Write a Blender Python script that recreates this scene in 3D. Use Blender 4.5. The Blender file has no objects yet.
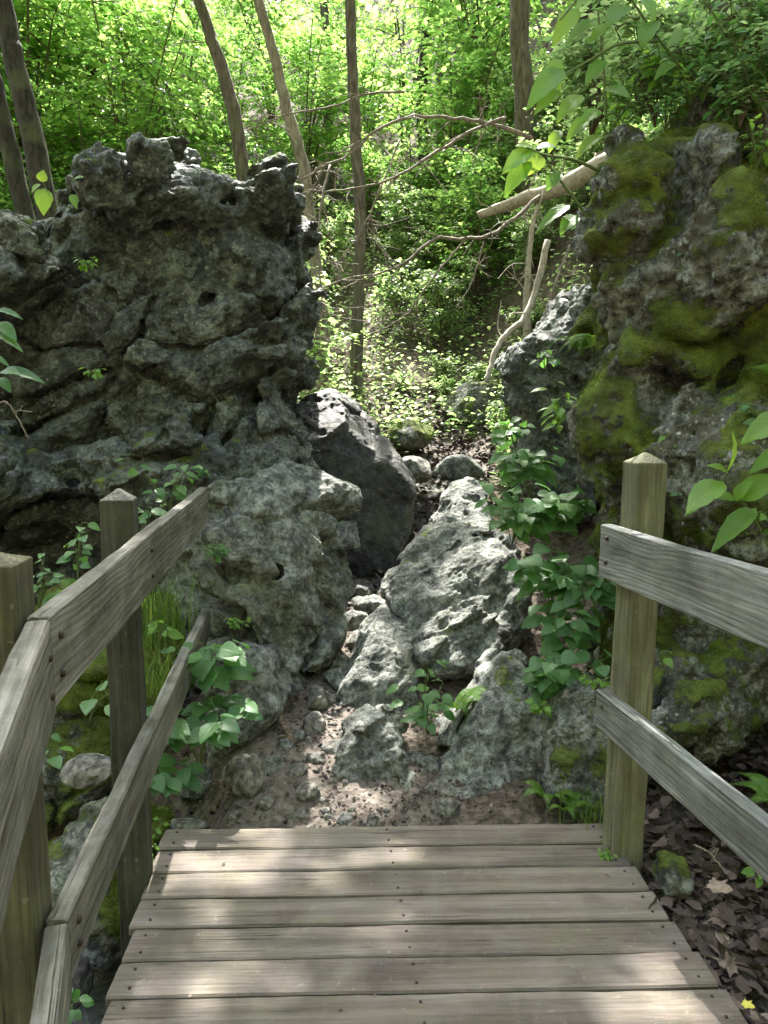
import bpy, math, random
import numpy as np
import openvdb
from mathutils import Vector, Matrix

random.seed(7)
RNG = np.random.default_rng(7)
PI = math.pi
scene = bpy.context.scene
COL = scene.collection

# ------------------------------------------------------------------ camera
F, W, H = 760.0, 768, 1024
EYE = np.array([0.0, 0.0, 1.5])
PITCH = math.radians(7.5)
cp, sp = math.cos(PITCH), math.sin(PITCH)
cam_d = bpy.data.cameras.new("camera")
cam = bpy.data.objects.new("camera", cam_d)
COL.objects.link(cam)
cam.location = EYE
cam.rotation_euler = (PI / 2 - PITCH, 0, 0)
cam_d.sensor_width = 36.0
cam_d.lens = F / H * 36.0
cam_d.clip_start = 0.05
cam_d.clip_end = 600
scene.camera = cam


def ray(px, py):
    u, v = (px - W / 2) / F, -(py - H / 2) / F
    return np.array([u, cp + v * sp, -sp + v * cp])


def at(px, py, Y):
    d = ray(px, py)
    return EYE + d * (Y / d[1])


def atz(px, py, z):
    d = ray(px, py)
    return EYE + d * ((z - EYE[2]) / d[2])


# ------------------------------------------------------------------ sun direction
SUN_EL, SUN_AZ = math.radians(58), math.radians(-7)
SDIR = np.array([math.sin(SUN_AZ) * math.cos(SUN_EL), math.cos(SUN_AZ) * math.cos(SUN_EL), math.sin(SUN_EL)])

# ------------------------------------------------------------------ numpy noise
_g = np.random.default_rng(3).normal(size=(256, 3)).astype(np.float32)
_g /= np.linalg.norm(_g, axis=1, keepdims=True)


def _hash(ix, iy, iz, seed):
    h = (ix.astype(np.uint32) * np.uint32(374761393) + iy.astype(np.uint32) * np.uint32(668265263)
         + iz.astype(np.uint32) * np.uint32(2147483647) + np.uint32(seed * 974711 + 12345))
    h = (h ^ (h >> np.uint32(13))) * np.uint32(1274126177)
    return h ^ (h >> np.uint32(16))


from concurrent.futures import ThreadPoolExecutor
POOL = ThreadPoolExecutor(4)


def chunked(fn):
    """Evaluate a point function in cache sized pieces on all cores."""
    def run(p, seed=0):
        p = np.ascontiguousarray(p, dtype=np.float32)
        if len(p) < 30000:
            return fn(p, seed)
        r = list(POOL.map(lambda c: fn(c, seed), [p[i:i + 16000] for i in range(0, len(p), 16000)]))
        if isinstance(r[0], tuple):
            return tuple(np.concatenate(x) for x in zip(*r))
        return np.concatenate(r)
    return run


@chunked
def perlin(p, seed=0):
    i = np.floor(p).astype(np.int32)
    f = p - i
    u = f * f * f * (f * (f * 6 - 15) + 10)
    out = np.zeros(len(p), np.float32)
    for dx in (0, 1):
        wx = u[:, 0] if dx else 1 - u[:, 0]
        for dy in (0, 1):
            wy = u[:, 1] if dy else 1 - u[:, 1]
            for dz in (0, 1):
                wz = u[:, 2] if dz else 1 - u[:, 2]
                h = _hash(i[:, 0] + dx, i[:, 1] + dy, i[:, 2] + dz, seed) & np.uint32(255)
                g = _g[h]
                d = g[:, 0] * (f[:, 0] - dx) + g[:, 1] * (f[:, 1] - dy) + g[:, 2] * (f[:, 2] - dz)
                out += wx * wy * wz * d
    return out * 1.5


def fbm(p, octs=4, seed=0, gain=0.5):
    a, s, out = 1.0, 1.0, 0
    for o in range(octs):
        out = out + a * perlin(p * s + o * 17.3, seed + o)
        a *= gain
        s *= 2.03
    return out


@chunked
def worley(p, seed=0):
    i = np.floor(p).astype(np.int32)
    f = p - i
    f1 = np.full(len(p), 9.0, np.float32)
    f2 = np.full(len(p), 9.0, np.float32)
    cid = np.zeros(len(p), np.uint32)
    for dx in (-1, 0, 1):
        for dy in (-1, 0, 1):
            for dz in (-1, 0, 1):
                h = _hash(i[:, 0] + dx, i[:, 1] + dy, i[:, 2] + dz, seed)
                jx = (h & np.uint32(1023)).astype(np.float32) / 1023
                jy = ((h >> np.uint32(10)) & np.uint32(1023)).astype(np.float32) / 1023
                jz = ((h >> np.uint32(20)) & np.uint32(1023)).astype(np.float32) / 1023
                d = (dx + jx - f[:, 0]) ** 2 + (dy + jy - f[:, 1]) ** 2 + (dz + jz - f[:, 2]) ** 2
                c = d < f1
                f2 = np.where(c, f1, np.minimum(f2, d))
                cid = np.where(c, h, cid)
                f1 = np.where(c, d, f1)
    return np.sqrt(f1), np.sqrt(f2), (cid & np.uint32(65535)).astype(np.float32) / 65535


def sstep(a, b, x):
    t = np.clip((x - a) / (b - a), 0, 1)
    return t * t * (3 - 2 * t)


# ------------------------------------------------------------------ mesh helpers
def make_mesh(name, V, Fc, uv=None, attrs=None, smooth=True):
    """V (n,3); Fc = (m,k) array or list of such arrays."""
    me = bpy.data.meshes.new(name)
    V = np.asarray(V, np.float32)
    if not isinstance(Fc, list):
        Fc = [Fc]
    Fc = [np.asarray(f, np.int32) for f in Fc if len(f)]
    nl = sum(f.size for f in Fc)
    nf = sum(len(f) for f in Fc)
    me.vertices.add(len(V))
    me.vertices.foreach_set("co", V.ravel())
    me.loops.add(nl)
    loops = np.concatenate([f.ravel() for f in Fc])
    me.loops.foreach_set("vertex_index", loops)
    me.polygons.add(nf)
    cnt = np.concatenate([np.full(len(f), f.shape[1], np.int32) for f in Fc])
    st = np.concatenate([[0], np.cumsum(cnt)[:-1]]).astype(np.int32)
    me.polygons.foreach_set("loop_start", st)
    me.polygons.foreach_set("use_smooth", np.full(nf, smooth, bool))
    if uv is not None:
        l = me.uv_layers.new(name="UVMap")
        l.data.foreach_set("uv", np.asarray(uv, np.float32)[loops].ravel())
    for k, a in (attrs or {}).items():
        at_ = me.attributes.new(k, "FLOAT", "POINT")
        at_.data.foreach_set("value", np.asarray(a, np.float32))
    me.update(calc_edges=True)
    return me


def link(name, me, mat=None, parent=None, loc=None, rot=None):
    o = bpy.data.objects.new(name, me)
    COL.objects.link(o)
    if mat is not None and me is not None and not me.materials:
        me.materials.append(mat)
    if parent is not None:
        o.parent = parent
    if loc is not None:
        o.location = [float(c) for c in loc]
    if rot is not None:
        o.rotation_euler = rot
    return o


def tag(o, label=None, cat=None, group=None, kind=None):
    if label:
        o["label"] = label
    if cat:
        o["category"] = cat
    if group:
        o["group"] = group
    if kind:
        o["kind"] = kind
    return o


def thing(name, label, cat, loc=(0, 0, 0), group=None):
    o = bpy.data.objects.new(name, None)
    o.empty_display_size = 0.1
    COL.objects.link(o)
    o.location = [float(c) for c in loc]
    return tag(o, label, cat, group)


def merge(parts):
    """parts: list of (V, Fquads) -> V, F"""
    Vs, Fs, n = [], [], 0
    for V, Fq in parts:
        Vs.append(np.asarray(V, np.float32))
        Fs.append(np.asarray(Fq, np.int32) + n)
        n += len(V)
    return np.concatenate(Vs), np.concatenate(Fs)


def tube(pts, rad, sides=8, cap=True, wob=0.0, seed=0):
    pts = np.asarray(pts, np.float64)
    n = len(pts)
    rad = np.broadcast_to(np.asarray(rad, np.float64), (n,))
    t = np.gradient(pts, axis=0)
    t /= np.linalg.norm(t, axis=1, keepdims=True) + 1e-9
    up = np.array([0.31, 0.17, 0.93]) if abs(t[0][2]) < 0.8 else np.array([1.0, 0.2, 0.1])
    a = np.cross(t, up)
    a /= np.linalg.norm(a, axis=1, keepdims=True) + 1e-9
    b = np.cross(t, a)
    th = np.linspace(0, 2 * PI, sides, endpoint=False)
    V = (pts[:, None] + rad[:, None, None] * (np.cos(th)[None, :, None] * a[:, None] + np.sin(th)[None, :, None] * b[:, None]))
    V = V.reshape(-1, 3)
    if wob:
        nrm = V - np.repeat(pts, sides, 0)
        V = V + nrm * (wob * perlin(V * np.array([9, 9, 2.0]) + seed, 5))[:, None]
    i = np.arange(n - 1)[:, None] * sides
    j = np.arange(sides)[None]
    j2 = (j + 1) % sides
    q = np.stack([i + j, i + j2, i + sides + j2, i + sides + j], -1).reshape(-1, 4)
    if cap:
        V = np.concatenate([V, pts[:1], pts[-1:]])
        c0, c1 = n * sides, n * sides + 1
        jj = np.arange(sides)
        k0 = np.stack([np.full(sides, c0), (jj + 1) % sides, jj, jj], -1)
        k1 = np.stack([np.full(sides, c1), (n - 1) * sides + jj, (n - 1) * sides + (jj + 1) % sides, (n - 1) * sides + (jj + 1) % sides], -1)
        # triangles written as degenerate quads are avoided: keep as separate fans via tiny mid vertex
        m0 = len(V)
        V = np.concatenate([V, (V[jj] + V[(jj + 1) % sides]) / 2, (V[(n - 1) * sides + jj] + V[(n - 1) * sides + (jj + 1) % sides]) / 2])
        k0 = np.stack([np.full(sides, c0), (jj + 1) % sides, m0 + jj, jj], -1)
        k1 = np.stack([np.full(sides, c1), (n - 1) * sides + jj, m0 + sides + jj, (n - 1) * sides + (jj + 1) % sides], -1)
        q = np.concatenate([q, k0, k1])
    return V, q


def curve(pts, n=16):
    """Catmull-Rom through pts."""
    P = np.asarray(pts, np.float64)
    P = np.concatenate([[2 * P[0] - P[1]], P, [2 * P[-1] - P[-2]]])
    m = len(P) - 3
    out = []
    for s in np.linspace(0, m - 1e-6, n):
        k = int(s)
        t = s - k
        p0, p1, p2, p3 = P[k:k + 4]
        out.append(0.5 * ((2 * p1) + (-p0 + p2) * t + (2 * p0 - 5 * p1 + 4 * p2 - p3) * t * t + (-p0 + 3 * p1 - 3 * p2 + p3) * t ** 3))
    return np.array(out)


# ------------------------------------------------------------------ material helpers
class NT:
    def __init__(s, name):
        s.m = bpy.data.materials.new(name)
        s.m.use_nodes = True
        s.t = s.m.node_tree
        s.t.nodes.clear()

    def n(s, typ, **kw):
        nd = s.t.nodes.new(typ)
        for k, v in kw.items():
            if k.startswith("i_"):
                nd.inputs[k[2:].replace("_", " ")].default_value = v
            else:
                setattr(nd, k, v)
        return nd

    def l(s, a, b):
        s.t.links.new(a, b)

    def ramp(s, src, stops, interp="LINEAR"):
        r = s.n("ShaderNodeValToRGB")
        r.color_ramp.interpolation = interp
        e = r.color_ramp.elements
        while len(e) < len(stops):
            e.new(0.5)
        for k, (p, c) in enumerate(stops):
            e[k].position = p
            e[k].color = (c, c, c, 1) if np.isscalar(c) else (*c, 1)
        s.l(src, r.inputs[0])
        return r.outputs[0]

    def noise(s, vec, scale, detail=4, rough=0.55, dist=0.0):
        nd = s.n("ShaderNodeTexNoise")
        nd.inputs["Scale"].default_value = scale
        nd.inputs["Detail"].default_value = detail
        nd.inputs["Roughness"].default_value = rough
        nd.inputs["Distortion"].default_value = dist
        s.l(vec, nd.inputs["Vector"])
        return nd.outputs["Fac"]

    def mix(s, fac, a, b, mode="MIX"):
        nd = s.n("ShaderNodeMix", data_type="RGBA", blend_type=mode)
        for sock, v in ((nd.inputs[0], fac), (nd.inputs[6], a), (nd.inputs[7], b)):
            if hasattr(v, "links") or isinstance(v, bpy.types.NodeSocket):
                s.l(v, sock)
            elif np.isscalar(v):
                sock.default_value = v
            else:
                sock.default_value = (*v, 1)
        return nd.outputs[2]

    def math(s, op, a, b=0.0, clamp=False):
        nd = s.n("ShaderNodeMath", operation=op, use_clamp=clamp)
        for sock, v in ((nd.inputs[0], a), (nd.inputs[1], b)):
            if isinstance(v, bpy.types.NodeSocket):
                s.l(v, sock)
            else:
                sock.default_value = v
        return nd.outputs[0]

    def bump(s, h, strength, dist, normal=None):
        nd = s.n("ShaderNodeBump")
        nd.inputs["Strength"].default_value = strength
        nd.inputs["Distance"].default_value = dist
        s.l(h, nd.inputs["Height"])
        if normal is not None:
            s.l(normal, nd.inputs["Normal"])
        return nd.outputs["Normal"]

    def out(s, color, rough=0.8, normal=None, spec=0.4):
        b = s.n("ShaderNodeBsdfPrincipled")
        if isinstance(color, bpy.types.NodeSocket):
            s.l(color, b.inputs["Base Color"])
        else:
            b.inputs["Base Color"].default_value = (*color, 1)
        if isinstance(rough, bpy.types.NodeSocket):
            s.l(rough, b.inputs["Roughness"])
        else:
            b.inputs["Roughness"].default_value = rough
        b.inputs["Specular IOR Level"].default_value = spec
        if normal is not None:
            s.l(normal, b.inputs["Normal"])
        o = s.n("ShaderNodeOutputMaterial")
        s.l(b.outputs[0], o.inputs[0])
        return b, o


def mat_rock(name, dark, mid, light, lichen=0.5, speck=0.5, grime=0.5, rough=0.75, spec=0.35, tint=(0.33, 0.36, 0.29), brown=0.0, bd=0.03):
    k = NT(name)
    tc = k.n("ShaderNodeTexCoord").outputs["Object"]
    n1 = k.noise(tc, 2.1, 7, 0.62, 0.5)
    n2 = k.noise(tc, 13, 9, 0.68, 0.3)
    n3 = k.noise(tc, 48, 7, 0.7)
    c = k.ramp(n1, [(0.32, dark), (0.5, mid), (0.68, light)])
    # centimetre scale mottling: painted shade in the bump's hollows, painted highlight on its rises
    c = k.mix(k.ramp(n2, [(0.38, 0.95), (0.53, 0.0)]), c, tuple(0.3 * x for x in dark))
    c = k.mix(k.ramp(n2, [(0.52, 0.0), (0.66, 0.85)]), c, tuple(min(0.6, 1.45 * x) for x in light))
    c = k.mix(k.ramp(n3, [(0.36, 0.85), (0.5, 0.0)]), c, tuple(0.35 * x for x in dark))
    c = k.mix(k.ramp(n3, [(0.55, 0.0), (0.7, 0.5)]), c, tuple(min(0.6, 1.3 * x) for x in light))
    g = k.noise(tc, 3.3, 7, 0.68, 0.9)
    c = k.mix(k.math("MULTIPLY", k.ramp(g, [(0.47, 0.0), (0.6, 1.0)]), grime), c, tuple(0.4 * x for x in dark))
    if brown:
        bn = k.noise(tc, 2.9, 6, 0.65, 0.5)
        c = k.mix(k.math("MULTIPLY", k.ramp(bn, [(0.48, 0.0), (0.62, 1.0)]), brown), c, (0.08, 0.06, 0.025))
    # thin algae film
    al = k.noise(tc, 4.6, 6, 0.65, 0.3)
    c = k.mix(k.ramp(al, [(0.48, 0.0), (0.68, 0.5)]), c, (0.075, 0.085, 0.035))
    # lichen crusts
    l1 = k.noise(tc, 5.5, 10, 0.78, 0.3)
    lm = k.math("MULTIPLY", k.ramp(l1, [(0.53, 0.0), (0.58, 1.0)]), lichen)
    c = k.mix(k.math("MULTIPLY", lm, k.ramp(n3, [(0.4, 0.2), (0.55, 1.0)])), c, tint)
    v = k.n("ShaderNodeTexVoronoi", feature="F1")
    v.inputs["Scale"].default_value = 34
    k.l(k.mix(0.1, tc, k.n("ShaderNodeTexNoise", i_Scale=26.0, i_Detail=6.0).outputs["Color"]), v.inputs["Vector"])
    sp_ = k.ramp(v.outputs["Distance"], [(0.14, 1.0), (0.3, 0.0)])
    spm = k.math("MULTIPLY", sp_, k.ramp(k.noise(tc, 3.6, 6, 0.7), [(0.48, 0.0), (0.58, 1.0)]))
    spm = k.math("MULTIPLY", spm, speck)
    c = k.mix(spm, c, (0.46, 0.5, 0.45))
    # moss from the sculpted moss mask
    ma = k.n("ShaderNodeAttribute", attribute_name="moss").outputs["Fac"]
    mf = k.math("ADD", ma, k.math("MULTIPLY", k.math("SUBTRACT", n2, 0.5), 2.6))
    mm = k.ramp(mf, [(0.38, 0.0), (0.6, 0.92)])
    mc = k.ramp(k.noise(tc, 8, 8, 0.72), [(0.34, (0.03, 0.042, 0.009)), (0.5, (0.125, 0.17, 0.02)), (0.7, (0.25, 0.32, 0.034))])
    mc = k.mix(k.ramp(k.noise(tc, 3.1, 5, 0.6), [(0.52, 0.0), (0.66, 0.7)]), mc, (0.085, 0.072, 0.022))
    c = k.mix(mm, c, mc)
    h = k.math("ADD", k.math("MULTIPLY", n2, 1.3), k.math("MULTIPLY", n3, 0.7))
    mossh = k.noise(tc, 130, 4, 0.75)
    h = k.math("ADD", h, k.math("MULTIPLY", k.math("MULTIPLY", mossh, mm), 0.8))
    nrm = k.bump(h, 1.0, bd)
    r = k.math("ADD", k.math("MULTIPLY", k.math("SUBTRACT", n2, 0.5), 0.5), rough, True)
    r = k.math("MAXIMUM", r, k.math("MULTIPLY", mm, 0.95))
    k.out(c, r, nrm, spec)
    return k.m


def mat_wood(name, c_dark, c_mid, c_light, algae=0.4, grey=0.3, ring=1.0, black=0.35, acol=(0.13, 0.15, 0.06), fibre=0.75):
    k = NT(name)
    tc = k.n("ShaderNodeTexCoord").outputs["Object"]
    rnd = k.n("ShaderNodeObjectInfo").outputs["Random"]
    off = k.n("ShaderNodeVectorMath", operation="SCALE")
    off.inputs[0].default_value = (13.7, 5.1, 7.7)
    k.l(rnd, off.inputs["Scale"])
    ad = k.n("ShaderNodeVectorMath", operation="ADD")
    k.l(tc, ad.inputs[0])
    k.l(off.outputs[0], ad.inputs[1])
    p = ad.outputs[0]

    def scaled(sc):
        m = k.n("ShaderNodeMapping")
        m.inputs["Scale"].default_value = sc
        k.l(p, m.inputs["Vector"])
        return m.outputs[0]
    fib = k.noise(scaled((2.2, 95, 95)), 1.0, 7, 0.65, 0.15)
    str_ = k.noise(scaled((0.9, 22, 22)), 1.0, 5, 0.6, 0.3)
    # growth rings cut by the board: distance from an off-centre pith, wandering along the length
    wob = k.noise(scaled((1.6, 5, 5)), 1.0, 3, 0.5)
    sx = k.n("ShaderNodeSeparateXYZ")
    k.l(tc, sx.inputs[0])
    ry = k.math("ADD", sx.outputs[1], k.math("MULTIPLY", k.math("SUBTRACT", wob, 0.5), 0.09))
    rz = k.math("ADD", k.math("ADD", sx.outputs[2], 0.0), k.math("MULTIPLY", k.math("SUBTRACT", k.noise(scaled((1.1, 3, 3)), 1.0, 2), 0.5), 0.16))
    rr = k.math("SQRT", k.math("ADD", k.math("MULTIPLY", ry, ry), k.math("MULTIPLY", rz, rz)))
    rg = k.math("SINE", k.math("MULTIPLY", k.math("ADD", rr, k.math("MULTIPLY", str_, 0.006)), 460.0))
    rg = k.ramp(k.math("ADD", k.math("MULTIPLY", rg, 0.5), 0.5), [(0.35, 0.0), (0.9, 1.0)])
    c = k.ramp(str_, [(0.28, c_dark), (0.5, c_mid), (0.74, c_light)])
    c = k.mix(k.math("MULTIPLY", rg, 0.3 * ring), c, tuple(0.45 * x for x in c_dark))
    c = k.mix(k.ramp(fib, [(0.34, fibre), (0.55, 0.0)]), c, tuple(0.4 * x for x in c_dark))
    gw = k.noise(p, 5.0, 6, 0.65, 0.5)
    c = k.mix(k.math("MULTIPLY", k.ramp(gw, [(0.42, 0.0), (0.64, 1.0)]), grey), c, (0.34, 0.34, 0.32))
    al = k.noise(p, 6.5, 8, 0.7, 0.2)
    c = k.mix(k.math("MULTIPLY", k.ramp(al, [(0.42, 0.0), (0.62, 1.0)]), algae), c, acol)
    bl = k.noise(scaled((3.0, 9, 9)), 1.0, 8, 0.72, 0.3)
    c = k.mix(k.math("MULTIPLY", k.ramp(bl, [(0.5, 0.0), (0.66, 1.0)]), black), c, (0.028, 0.026, 0.02))
    # end checks and drying cracks along the grain
    ck = k.noise(scaled((1.3, 130, 130)), 1.0, 3, 0.5, 0.2)
    ckm = k.math("MULTIPLY", k.ramp(ck, [(0.655, 0.0), (0.68, 1.0)]), k.ramp(k.noise(p, 4.0, 3), [(0.45, 0.0), (0.6, 1.0)]))
    c = k.mix(k.math("MULTIPLY", ckm, 0.85), c, (0.014, 0.012, 0.01))
    bt = k.noise(p, 2.6, 5, 0.6, 0.4)
    c = k.mix(k.ramp(bt, [(0.38, 0.45), (0.52, 0.0)]), c, tuple(0.5 * x for x in c_dark))
    fl = k.noise(p, 42, 6, 0.7)
    c = k.mix(k.math("MULTIPLY", k.ramp(fl, [(0.62, 0.0), (0.7, 1.0)]), 0.4), c, (0.3, 0.31, 0.25))
    h = k.math("SUBTRACT", k.math("ADD", k.math("MULTIPLY", fib, 1.0), k.math("MULTIPLY", str_, 0.8)), k.math("ADD", k.math("MULTIPLY", rg, 0.2), k.math("MULTIPLY", ckm, 1.6)))
    nrm = k.bump(h, 0.65, 0.006)
    k.out(c, 0.82, nrm, 0.3)
    return k.m


def mat_leaf(name, cols, trans, rough=0.45, tmix=0.5, veins=False, spec=0.4):
    """cols: 3 base colours over the per-leaf random value."""
    k = NT(name)
    rn = k.n("ShaderNodeAttribute", attribute_name="rnd").outputs["Fac"]
    c = k.ramp(rn, [(0.0, cols[0]), (0.5, cols[1]), (1.0, cols[2])])
    t = k.ramp(rn, [(0.0, trans[0]), (0.5, trans[1]), (1.0, trans[2])])
    nrm = None
    if veins:
        uv = k.n("ShaderNodeUVMap").outputs[0]
        s = k.n("ShaderNodeSeparateXYZ")
        k.l(uv, s.inputs[0])
        av = k.math("ABSOLUTE", s.outputs[1])
        mid = k.ramp(av, [(0.0, 1.0), (0.06, 0.0)])
        ph = k.math("SUBTRACT", k.math("MULTIPLY", s.outputs[0], 46.0), k.math("MULTIPLY", av, 16.0))
        sv = k.ramp(k.math("ADD", k.math("MULTIPLY", k.math("SINE", ph), 0.5), 0.5), [(0.9, 0.0), (1.0, 0.7)])
        vn = k.math("MAXIMUM", mid, sv)
        c = k.mix(k.math("MULTIPLY", vn, 0.45), c, tuple(min(1, 1.9 * x + 0.02) for x in cols[2]))
        nz = k.noise(k.n("ShaderNodeTexCoord").outputs["Object"], 60, 4)
        hh = k.math("SUBTRACT", k.math("MULTIPLY", nz, 0.5), k.math("MULTIPLY", vn, 0.8))
        nrm = k.bump(hh, 0.35, 0.004)
        c = k.mix(k.math("MULTIPLY", k.ramp(nz, [(0.55, 0.0), (0.75, 1.0)]), 0.3), c, cols[0])
    if veins:
        bz = k.noise(k.n("ShaderNodeTexCoord").outputs["Object"], 21, 5, 0.65)
        c = k.mix(k.ramp(bz, [(0.66, 0.0), (0.71, 0.85)]), c, (0.16, 0.12, 0.035))
    b, o = k.out(c, rough, nrm, spec)
    tr = k.n("ShaderNodeBsdfTranslucent")
    k.l(t, tr.inputs[0])
    mx = k.n("ShaderNodeMixShader")
    mx.inputs[0].default_value = tmix
    k.l(b.outputs[0], mx.inputs[1])
    k.l(tr.outputs[0], mx.inputs[2])
    k.l(mx.outputs[0], o.inputs[0])
    return k.m


def mat_bark(name, a, b_, c_, scale=1.0):
    k = NT(name)
    tc = k.n("ShaderNodeTexCoord").outputs["Object"]
    m = k.n("ShaderNodeMapping")
    m.inputs["Scale"].default_value = (26 * scale, 26 * scale, 5 * scale)
    k.l(tc, m.inputs["Vector"])
    n1 = k.noise(m.outputs[0], 1.0, 7, 0.65, 0.6)
    n2 = k.noise(tc, 3.0, 5, 0.6)
    c = k.ramp(n1, [(0.32, a), (0.5, b_), (0.7, c_)])
    c = k.mix(k.ramp(n2, [(0.5, 0.0), (0.66, 0.55)]), c, (0.10, 0.12, 0.055))
    k.out(c, 0.9, k.bump(n1, 0.9, 0.02), 0.2)
    return k.m


def mat_ground():
    k = NT("woodland_soil")
    tc = k.n("ShaderNodeTexCoord").outputs["Object"]
    n1 = k.noise(tc, 1.7, 6, 0.6)
    n2 = k.noise(tc, 24, 8, 0.7)
    v = k.n("ShaderNodeTexVoronoi", feature="F1")
    v.inputs["Scale"].default_value = 30
    k.l(tc, v.inputs["Vector"])
    c = k.ramp(n2, [(0.3, (0.032, 0.026, 0.02)), (0.5, (0.08, 0.066, 0.053)), (0.7, (0.16, 0.137, 0.113))])
    c2 = k.ramp(v.outputs["Color"], [(0.2, (0.045, 0.034, 0.025)), (0.5, (0.1, 0.078, 0.06)), (0.8, (0.19, 0.155, 0.125))])
    c = k.mix(0.45, c, c2)
    c = k.mix(k.ramp(n1, [(0.5, 0.0), (0.7, 0.6)]), c, (0.035, 0.045, 0.012))
    pa = k.n("ShaderNodeAttribute", attribute_name="path").outputs["Fac"]
    pc = k.ramp(n2, [(0.3, (0.08, 0.067, 0.055)), (0.5, (0.15, 0.129, 0.11)), (0.72, (0.26, 0.23, 0.2))])
    c = k.mix(k.ramp(pa, [(0.25, 0.0), (0.7, 0.8)]), c, pc)
    h = k.math("ADD", n2, k.math("MULTIPLY", v.outputs["Distance"], 0.8))
    k.out(c, 0.95, k.bump(h, 0.9, 0.02), 0.15)
    return k.m


def mat_plain(name, col, rough=0.8, nscale=30, var=0.4):
    k = NT(name)
    tc = k.n("ShaderNodeTexCoord").outputs["Object"]
    n = k.noise(tc, nscale, 5, 0.6)
    c = k.ramp(n, [(0.3, tuple(x * (1 - var) for x in col)), (0.7, tuple(min(1, x * (1 + var)) for x in col))])
    k.out(c, rough, k.bump(n, 0.4, 0.004), 0.3)
    return k.m


def mat_litter():
    k = NT("dead_leaves")
    rn = k.n("ShaderNodeAttribute", attribute_name="rnd").outputs["Fac"]
    tc = k.n("ShaderNodeTexCoord").outputs["Object"]
    c = k.ramp(rn, [(0.0, (0.024, 0.018, 0.015)), (0.45, (0.07, 0.051, 0.043)), (0.8, (0.14, 0.105, 0.086)), (1.0, (0.3, 0.235, 0.18))])
    n = k.noise(tc, 45, 5, 0.65)
    c = k.mix(k.ramp(n, [(0.4, 0.0), (0.7, 0.6)]), c, (0.04, 0.026, 0.02))
    k.out(c, 0.75, k.bump(n, 0.4, 0.004), 0.3)
    return k.m


M = {}
M["boulder"] = mat_rock("dark_limestone", (0.052, 0.06, 0.051), (0.11, 0.123, 0.108), (0.205, 0.225, 0.2), 0.6, 0.45, 0.6, 0.6, 0.45, (0.27, 0.3, 0.235))
M["pale"] = mat_rock("grey_limestone", (0.1, 0.107, 0.096), (0.2, 0.21, 0.19), (0.315, 0.328, 0.298), 0.25, 0.3, 0.4, 0.78, bd=0.022)
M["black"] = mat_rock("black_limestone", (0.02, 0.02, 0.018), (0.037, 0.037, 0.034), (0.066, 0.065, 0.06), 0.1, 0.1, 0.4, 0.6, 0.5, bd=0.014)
M["cliff"] = mat_rock("mossy_limestone", (0.08, 0.083, 0.074), (0.2, 0.205, 0.187), (0.36, 0.37, 0.34), 0.9, 1.0, 0.3, 0.78, 0.3, (0.32, 0.35, 0.305), 0.6)
M["stone"] = mat_rock("path_stone", (0.135, 0.128, 0.108), (0.215, 0.206, 0.178), (0.3, 0.288, 0.255), 0.15, 0.3, 0.25, 0.82, bd=0.015)
M["rail_brown"] = mat_wood("weathered_rail_wood", (0.05, 0.044, 0.035), (0.155, 0.141, 0.117), (0.37, 0.345, 0.298), 0.3, 0.3, 1.0, 0.6, (0.12, 0.13, 0.07))
M["rail_grey"] = mat_wood("silvered_rail_wood", (0.075, 0.078, 0.074), (0.175, 0.18, 0.172), (0.33, 0.338, 0.325), 0.25, 0.35, 0.9, 0.3, (0.14, 0.15, 0.085))
M["post_green"] = mat_wood("greenish_post_wood", (0.095, 0.09, 0.05), (0.185, 0.178, 0.105), (0.32, 0.31, 0.205), 0.5, 0.12, 0.9, 0.28, (0.125, 0.14, 0.06))
M["post_old"] = mat_wood("mossy_old_post_wood", (0.05, 0.043, 0.026), (0.11, 0.097, 0.058), (0.21, 0.19, 0.12), 0.55, 0.05, 0.8, 0.5, (0.09, 0.105, 0.035))
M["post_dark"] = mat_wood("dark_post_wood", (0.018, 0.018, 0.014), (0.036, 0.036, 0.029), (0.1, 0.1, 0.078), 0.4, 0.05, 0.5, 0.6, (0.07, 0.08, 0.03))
M["plank"] = mat_wood("deck_plank_wood", (0.068, 0.055, 0.046), (0.13, 0.106, 0.09), (0.205, 0.171, 0.148), 0.25, 0.12, 0.25, 0.3, (0.15, 0.15, 0.075), 0.35)
M["leaf_bg"] = mat_leaf("woodland_leaf", [(0.03, 0.07, 0.012), (0.05, 0.115, 0.018), (0.095, 0.16, 0.022)],
                        [(0.2, 0.42, 0.1), (0.36, 0.62, 0.14), (0.58, 0.74, 0.2)], 0.4, 0.58)
M["leaf_shrub"] = mat_leaf("understorey_leaf", [(0.035, 0.075, 0.018), (0.055, 0.11, 0.025), (0.1, 0.16, 0.035)],
                           [(0.24, 0.44, 0.13), (0.4, 0.58, 0.2), (0.6, 0.7, 0.3)], 0.36, 0.52)
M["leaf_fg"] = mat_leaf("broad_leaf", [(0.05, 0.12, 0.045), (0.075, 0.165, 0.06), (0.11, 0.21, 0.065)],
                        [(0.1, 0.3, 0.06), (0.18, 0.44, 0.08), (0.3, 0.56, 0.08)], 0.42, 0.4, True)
M["leaf_bright"] = mat_leaf("bright_broad_leaf", [(0.07, 0.16, 0.03), (0.1, 0.21, 0.035), (0.15, 0.26, 0.035)],
                            [(0.25, 0.5, 0.06), (0.35, 0.62, 0.07), (0.5, 0.7, 0.08)], 0.42, 0.45, True)  # brighter, yellower green than the plain broad leaf
M["fern"] = mat_leaf("fern_leaf", [(0.05, 0.12, 0.02), (0.075, 0.16, 0.025), (0.11, 0.2, 0.03)],
                     [(0.2, 0.42, 0.05), (0.28, 0.52, 0.06), (0.4, 0.6, 0.07)], 0.5, 0.45)
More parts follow.
